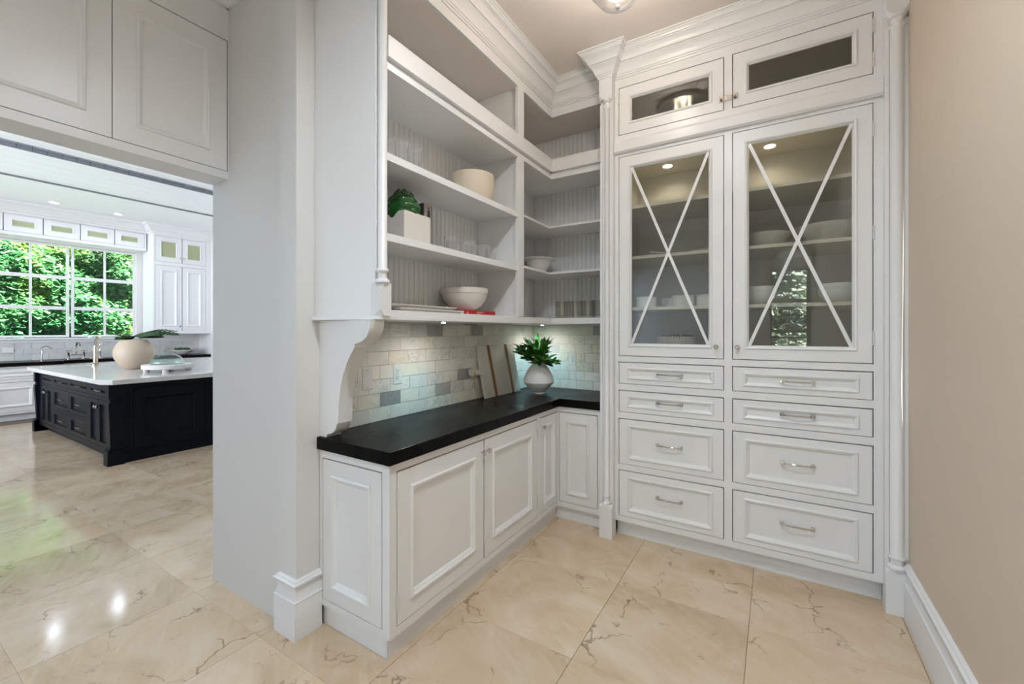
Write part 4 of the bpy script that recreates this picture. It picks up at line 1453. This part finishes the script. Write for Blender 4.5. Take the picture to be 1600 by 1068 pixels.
# bowl with greens on the far counter
gb = solo('bowl', MB().lathe([(0, 0), (.06, 0), (.12, .03), (.20, .10), (.195, .105), (.11, .04), (0, .02)], (0, 0, 0), 30), 'bowlwhite', 'wide white bowl of greens on the far black worktop', 'bowl', smooth=40)
gb.location = (-10.62, 3.98, .922)
q = MB()
rg = random.Random(8)
for k in range(60):
    a, r = rg.uniform(0, 2 * PI), .13 * math.sqrt(rg.random())
    q.lathe([(0, 0), (.03, .02), (.02, .045), (0, .05)], (-10.62 + r * math.cos(a), 3.98 + r * math.sin(a), 1.0 + rg.uniform(-.01, .03)), 5)
solo('greens', q, 'leafd', 'heap of dark green leaves in the far white bowl', 'greens', (-10.62, 3.98, 1.0), kind='stuff')

# ---------------- island
isl = thing('kitchen_island', 'large black painted island with panelled long side, drawers and cupboard doors at its end', 'island', (-7.5, 2.9, 0))
IX0, IX1, IY0, IY1 = -9.0, -6.03, 1.625, 4.1
IT = .862
part('body', MB().box(IX0, IX1 - .03, IY0 + .024, IY1, .13, IT).box(IX0 + .05, IX1 - .06, IY0 + .09, IY1, 0, .129), 'navy', isl)
mi = mY(IY0)
RW = [(.70, .825), (.405, .665), (.145, .375)]
cols_ = [(-8.84, -8.30), (-8.25, -7.58), (-7.53, -6.83), (-6.78, -6.17)]
hs = [(a, b, *RW[0]) for a, b in cols_] + [(a, b, *r) for a, b in cols_[1:3] for r in RW[1:]] + [(a, b, .145, .665) for a, b in (cols_[0], cols_[3])]
part('face_frame', MB().frame(mi, (IX0, IX1, .10, IT), hs, .02), 'navy', isl)
IP = [(0, -.019), (0, 0), (.045, 0), (.055, -.02), (.056, -.021)]


def ifront(name, mp_, r):
    return part(name, MB().ring(mp_, (r[0] + .004, r[1] - .004, r[2] + .004, r[3] - .004), IP, back=True), 'navy', isl)


for h in hs:
    if h[2] < .2 and h[3] > .6:
        m_ = (h[0] + h[1]) / 2
        for a, b, s_ in ((h[0], m_, 1), (m_, h[1], -1)):
            d = ifront('door', mi, (a, b, h[2], h[3]))
            knob(mi, m_ - s_ * .035, .585, d, sc=1.2)
    else:
        d = ifront('drawer', mi, h)
        if h[0] > -8.5:
            pull(mi, (h[0] + h[1]) / 2, (h[2] + h[3]) / 2, d, .20, n0=-.02)
# long side with raised panels
ms = mX(IX1)
part('side_frame', MB().frame(ms, (1.70, IY1, .0, IT), [(1.80, 2.50, .13, .80), (2.56, 3.26, .13, .80), (3.32, 4.02, .13, .80)], .02), 'navy', isl)
for a in (1.80, 2.56, 3.32):
    part('side_panel', MB().ring(ms, (a + .004, a + .696, .134, .796), [(0, -.019), (0, 0), (.095, 0), (.096, .010), (.112, .012), (.125, -.002), (.13, -.012)], back=True), 'navy', isl)
part('side_plinth', MB().box(IX1 - .02, IX1 + .012, 1.70, IY1, 0, .105), 'navy', isl)
# tapered corner posts with foot blocks
for x, y in ((-5.985, 1.585), (-9.04, 1.585)):
    w_ = .115 if x > -7 else .09
    s_ = -1 if x > -7 else 1
    q = MB()
    prof_ = [(0, 0, 1.0), (.17, 0, 1.0), (.175, .012, .90), (.20, .018, .86), (.62, .0, 1.0), (.66, .0, 1.), (.67, .012, .9), (.70, .012, .9), (.71, 0, 1), (IT, 0, 1)]
    vs, fs = [], []
    for z, ins, _ in prof_:
        x_a, x_b = x - s_ * -ins, x + s_ * w_
        ya, yb = y + ins, y + .13
        vs += [(x_a, ya, z), (x_b, ya, z), (x_b, yb, z), (x_a, yb, z)]
    for k in range(len(prof_) - 1):
        for i in range(4):
            j = (i + 1) % 4
            fs.append((k * 4 + i, k * 4 + j, k * 4 + 4 + j, k * 4 + 4 + i))
    e = (len(prof_) - 1) * 4
    fs += [(3, 2, 1, 0), (e, e + 1, e + 2, e + 3)]
    part('corner_post', MB().add(vs, fs), 'navy', isl)
    part('foot', MB().box(min(x - s_ * .0 + .01 * -s_, x + s_ * (w_ + .0)), max(x + .01 * -s_, x + s_ * w_), y - .012, y + .13, 0, .155), 'navy', isl)
solo('countertop', MB().prism([(-9.10, 1.53), (-6.06, 1.53), (-5.93, 1.60), (-5.93, 4.15), (-9.10, 4.15)], PLz, IT + .0005, .915), 'quartz',
     'thick pale marble top of the black island', 'worktop', (-7.5, 2.9, .8625), bevel=.006)
# prep tap on the island
it = thing('prep_tap', 'tall aged nickel tap standing on the island', 'tap', (-8.6, 2.13, .915))
part('body', MB().lathe([(.05, 0), (.05, .02), (.025, .04), (.03, .09), (.022, .12), (.028, .2), (.02, .24), (.02, .30)], (-8.6, 2.13, .915), 14), 'brass', it, smooth=50)
part('spout', MB().tube([(-8.6, 2.13, 1.17), (-8.58, 2.13, 1.29), (-8.50, 2.13, 1.34), (-8.40, 2.13, 1.30), (-8.38, 2.13, 1.22)], .016), 'brass', it, smooth=50)
part('handle', MB().tube([(-8.6, 2.06, 1.03), (-8.6, 2.20, 1.03)], .011), 'brass', it, smooth=50)
# big round bowl with palm leaves
wbx, wby = -7.45, 2.235
solo('rounded_bowl', MB().lathe([(r * .93, z * 1.1) for r, z in [(0, 0), (.10, 0), (.115, .010), (.175, .06), (.222, .13), (.235, .19), (.228, .24), (.205, .29), (.175, .33), (.145, .36), (.137, .355), (.165, .32), (.195, .27), (.21, .19), (.15, .07), (0, .04)]], (wbx, wby, .915), 40),
     'rattan', 'big round pale wooden bowl on the island holding palm leaves', 'bowl', (wbx, wby, .915), smooth=40)
pal = thing('palm_leaves', 'dark green palm fronds fanning out of the big wooden bowl', 'plant', (wbx, wby, 1.28))
for k, (az, rise, L) in enumerate(((.9, .03, .24), (1.2, .06, .34), (1.5, .05, .40), (1.8, .0, .26), (4.0, -.02, .07), (4.6, -.02, .10))):
    q = MB()
    d = Vector((math.cos(az), math.sin(az), 0))
    sd = Vector((-d.y, d.x, 0))
    prev = None
    pts_ = []
    for i in range(9):
        t = i / 8
        pts_.append(Vector((wbx, wby, 1.28)) + d * (L * t) + Vector((0, 0, .08 + rise * math.sin(t * 2.4) )))
    q.tube([tuple(p) for p in pts_], .005, 5)
    for i in range(1, 9):
        for s_ in (-1, 1):
            p = pts_[i]
            tip = p + d * .10 + sd * s_ * .11 * math.sin(PI * (i + 1) / 10) + Vector((0, 0, .03 if s_ > 0 else -.03))
            a = p + d * .03
            b = p - d * .03
            mid = (p + tip) / 2
            q.add([tuple(b), tuple(mid + d * .034 + Vector((0, 0, .022))), tuple(tip), tuple(mid - d * .036 - Vector((0, 0, .012)))], [(0, 1, 2, 3)])
    part('frond', q, 'leafd', pal)
# white footed riser with glass cloche
rx, ry = -6.66, 2.335
rs = thing('wooden_riser', 'round whitewashed footed riser on the island in front of the big bowl', 'riser', (rx, ry, .915))
part('disc', MB().lathe([(0, .035), (.255, .035), (.262, .04), (.262, .085), (.255, .09), (0, .09)], (rx, ry, .915), 44), 'whitewood', rs, smooth=30)
for k in range(4):
    a = PI / 4 + k * PI / 2 + .35
    part('foot', MB().lathe([(.035, 0), (.035, .0345)], (rx + .21 * math.cos(a), ry + .21 * math.sin(a), .915), 12), 'whitewood', rs)
cl = thing('glass_cloche', 'pale green glass dome with ring knob on the whitewashed riser', 'cloche', (rx, ry, 1.0055))
part('dome', MB().lathe([(.175, 0), (.178, .004), (.17, .04), (.14, .09), (.09, .125), (.03, .14), (0, .142)], (rx, ry, 1.0055), 36), 'green_glass', cl, smooth=60)
part('ring_knob', MB().tube([(rx + .0 * k, ry + .03 * math.cos(k * PI / 8), 1.0055 + .172 + .03 * math.sin(k * PI / 8)) for k in range(17)], .006, 8), 'green_glass', cl, smooth=60)


# ================================================================== OUTSIDE: hedges seen through the windows
def hedge(name, label, x0, x1, y0, y1, z0, z1, n_, seed, axis='x', leaf=.07, m='hedge'):
    rg = random.Random(seed)
    vs, fs = [], []
    for k in range(n_):
        if axis == 'x':
            y, z = rg.uniform(y0, y1), z0 + (z1 - z0) * rg.random()
            b = noise.noise(Vector((y * 1.3, z * 1.3, seed))) * .35 + noise.noise(Vector((y * 4, z * 4, seed))) * .12
            x = x0 + (x1 - x0) * (.5 + b) + rg.uniform(-.08, .08)
        else:
            x, z = rg.uniform(x0, x1), z0 + (z1 - z0) * rg.random()
            b = noise.noise(Vector((x * 1.3, z * 1.3, seed))) * .35
            y = y0 + (y1 - y0) * (.5 + b) + rg.uniform(-.08, .08)
        s_ = leaf * rg.uniform(.5, 1.15)
        R_ = Matrix.Rotation(rg.uniform(0, 6.28), 3, 'Z') @ Matrix.Rotation(rg.uniform(-.9, .9), 3, 'X') @ Matrix.Rotation(rg.uniform(-.9, .9), 3, 'Y')
        c = Vector((x, y, z))
        i0 = len(vs)
        for a, b_, h in ((-.7, 0, 0), (0, .42, .05), (.75, 0, -.04), (0, -.42, .05)):
            vs.append(tuple(c + R_ @ Vector((a * s_, b_ * s_, h * s_))))
        fs.append((i0, i0 + 1, i0 + 2, i0 + 3))
    me = bpy.data.meshes.new(name)
    cx_, cy_ = (x0 + x1) / 2, (y0 + y1) / 2
    me.from_pydata([(a - cx_, b - cy_, c - z0) for a, b, c in vs], [], fs)
    me.materials.append(M[m])
    o = bpy.data.objects.new(name, me)
    COL.objects.link(o)
    o.location = (cx_, cy_, z0)
    o['label'] = label
    o['category'] = 'hedge'
    o['kind'] = 'stuff'
    return o


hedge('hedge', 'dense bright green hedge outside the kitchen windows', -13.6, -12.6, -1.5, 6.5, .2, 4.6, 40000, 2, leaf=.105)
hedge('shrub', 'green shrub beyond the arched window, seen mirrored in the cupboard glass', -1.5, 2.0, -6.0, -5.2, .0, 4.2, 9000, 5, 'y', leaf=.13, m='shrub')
solo('garden_wall', MB().box(-14.2, -14.1, -3, 8, -.1, 3.6), mat('hedge shade', (.02, .05, .015), .9), 'dark backing wall behind the hedge', 'wall', (-14.15, 2, -.1))  # dark sheet whose colour stands for the shade deep in the hedge
solo('lawn', MB().box(-20, -11.3, -6, 12, -.2, -.08), mat('lawn', (.16, .17, .13), .9), 'grass outside the kitchen windows', 'lawn', (-15, 2, -.2), kind='stuff')
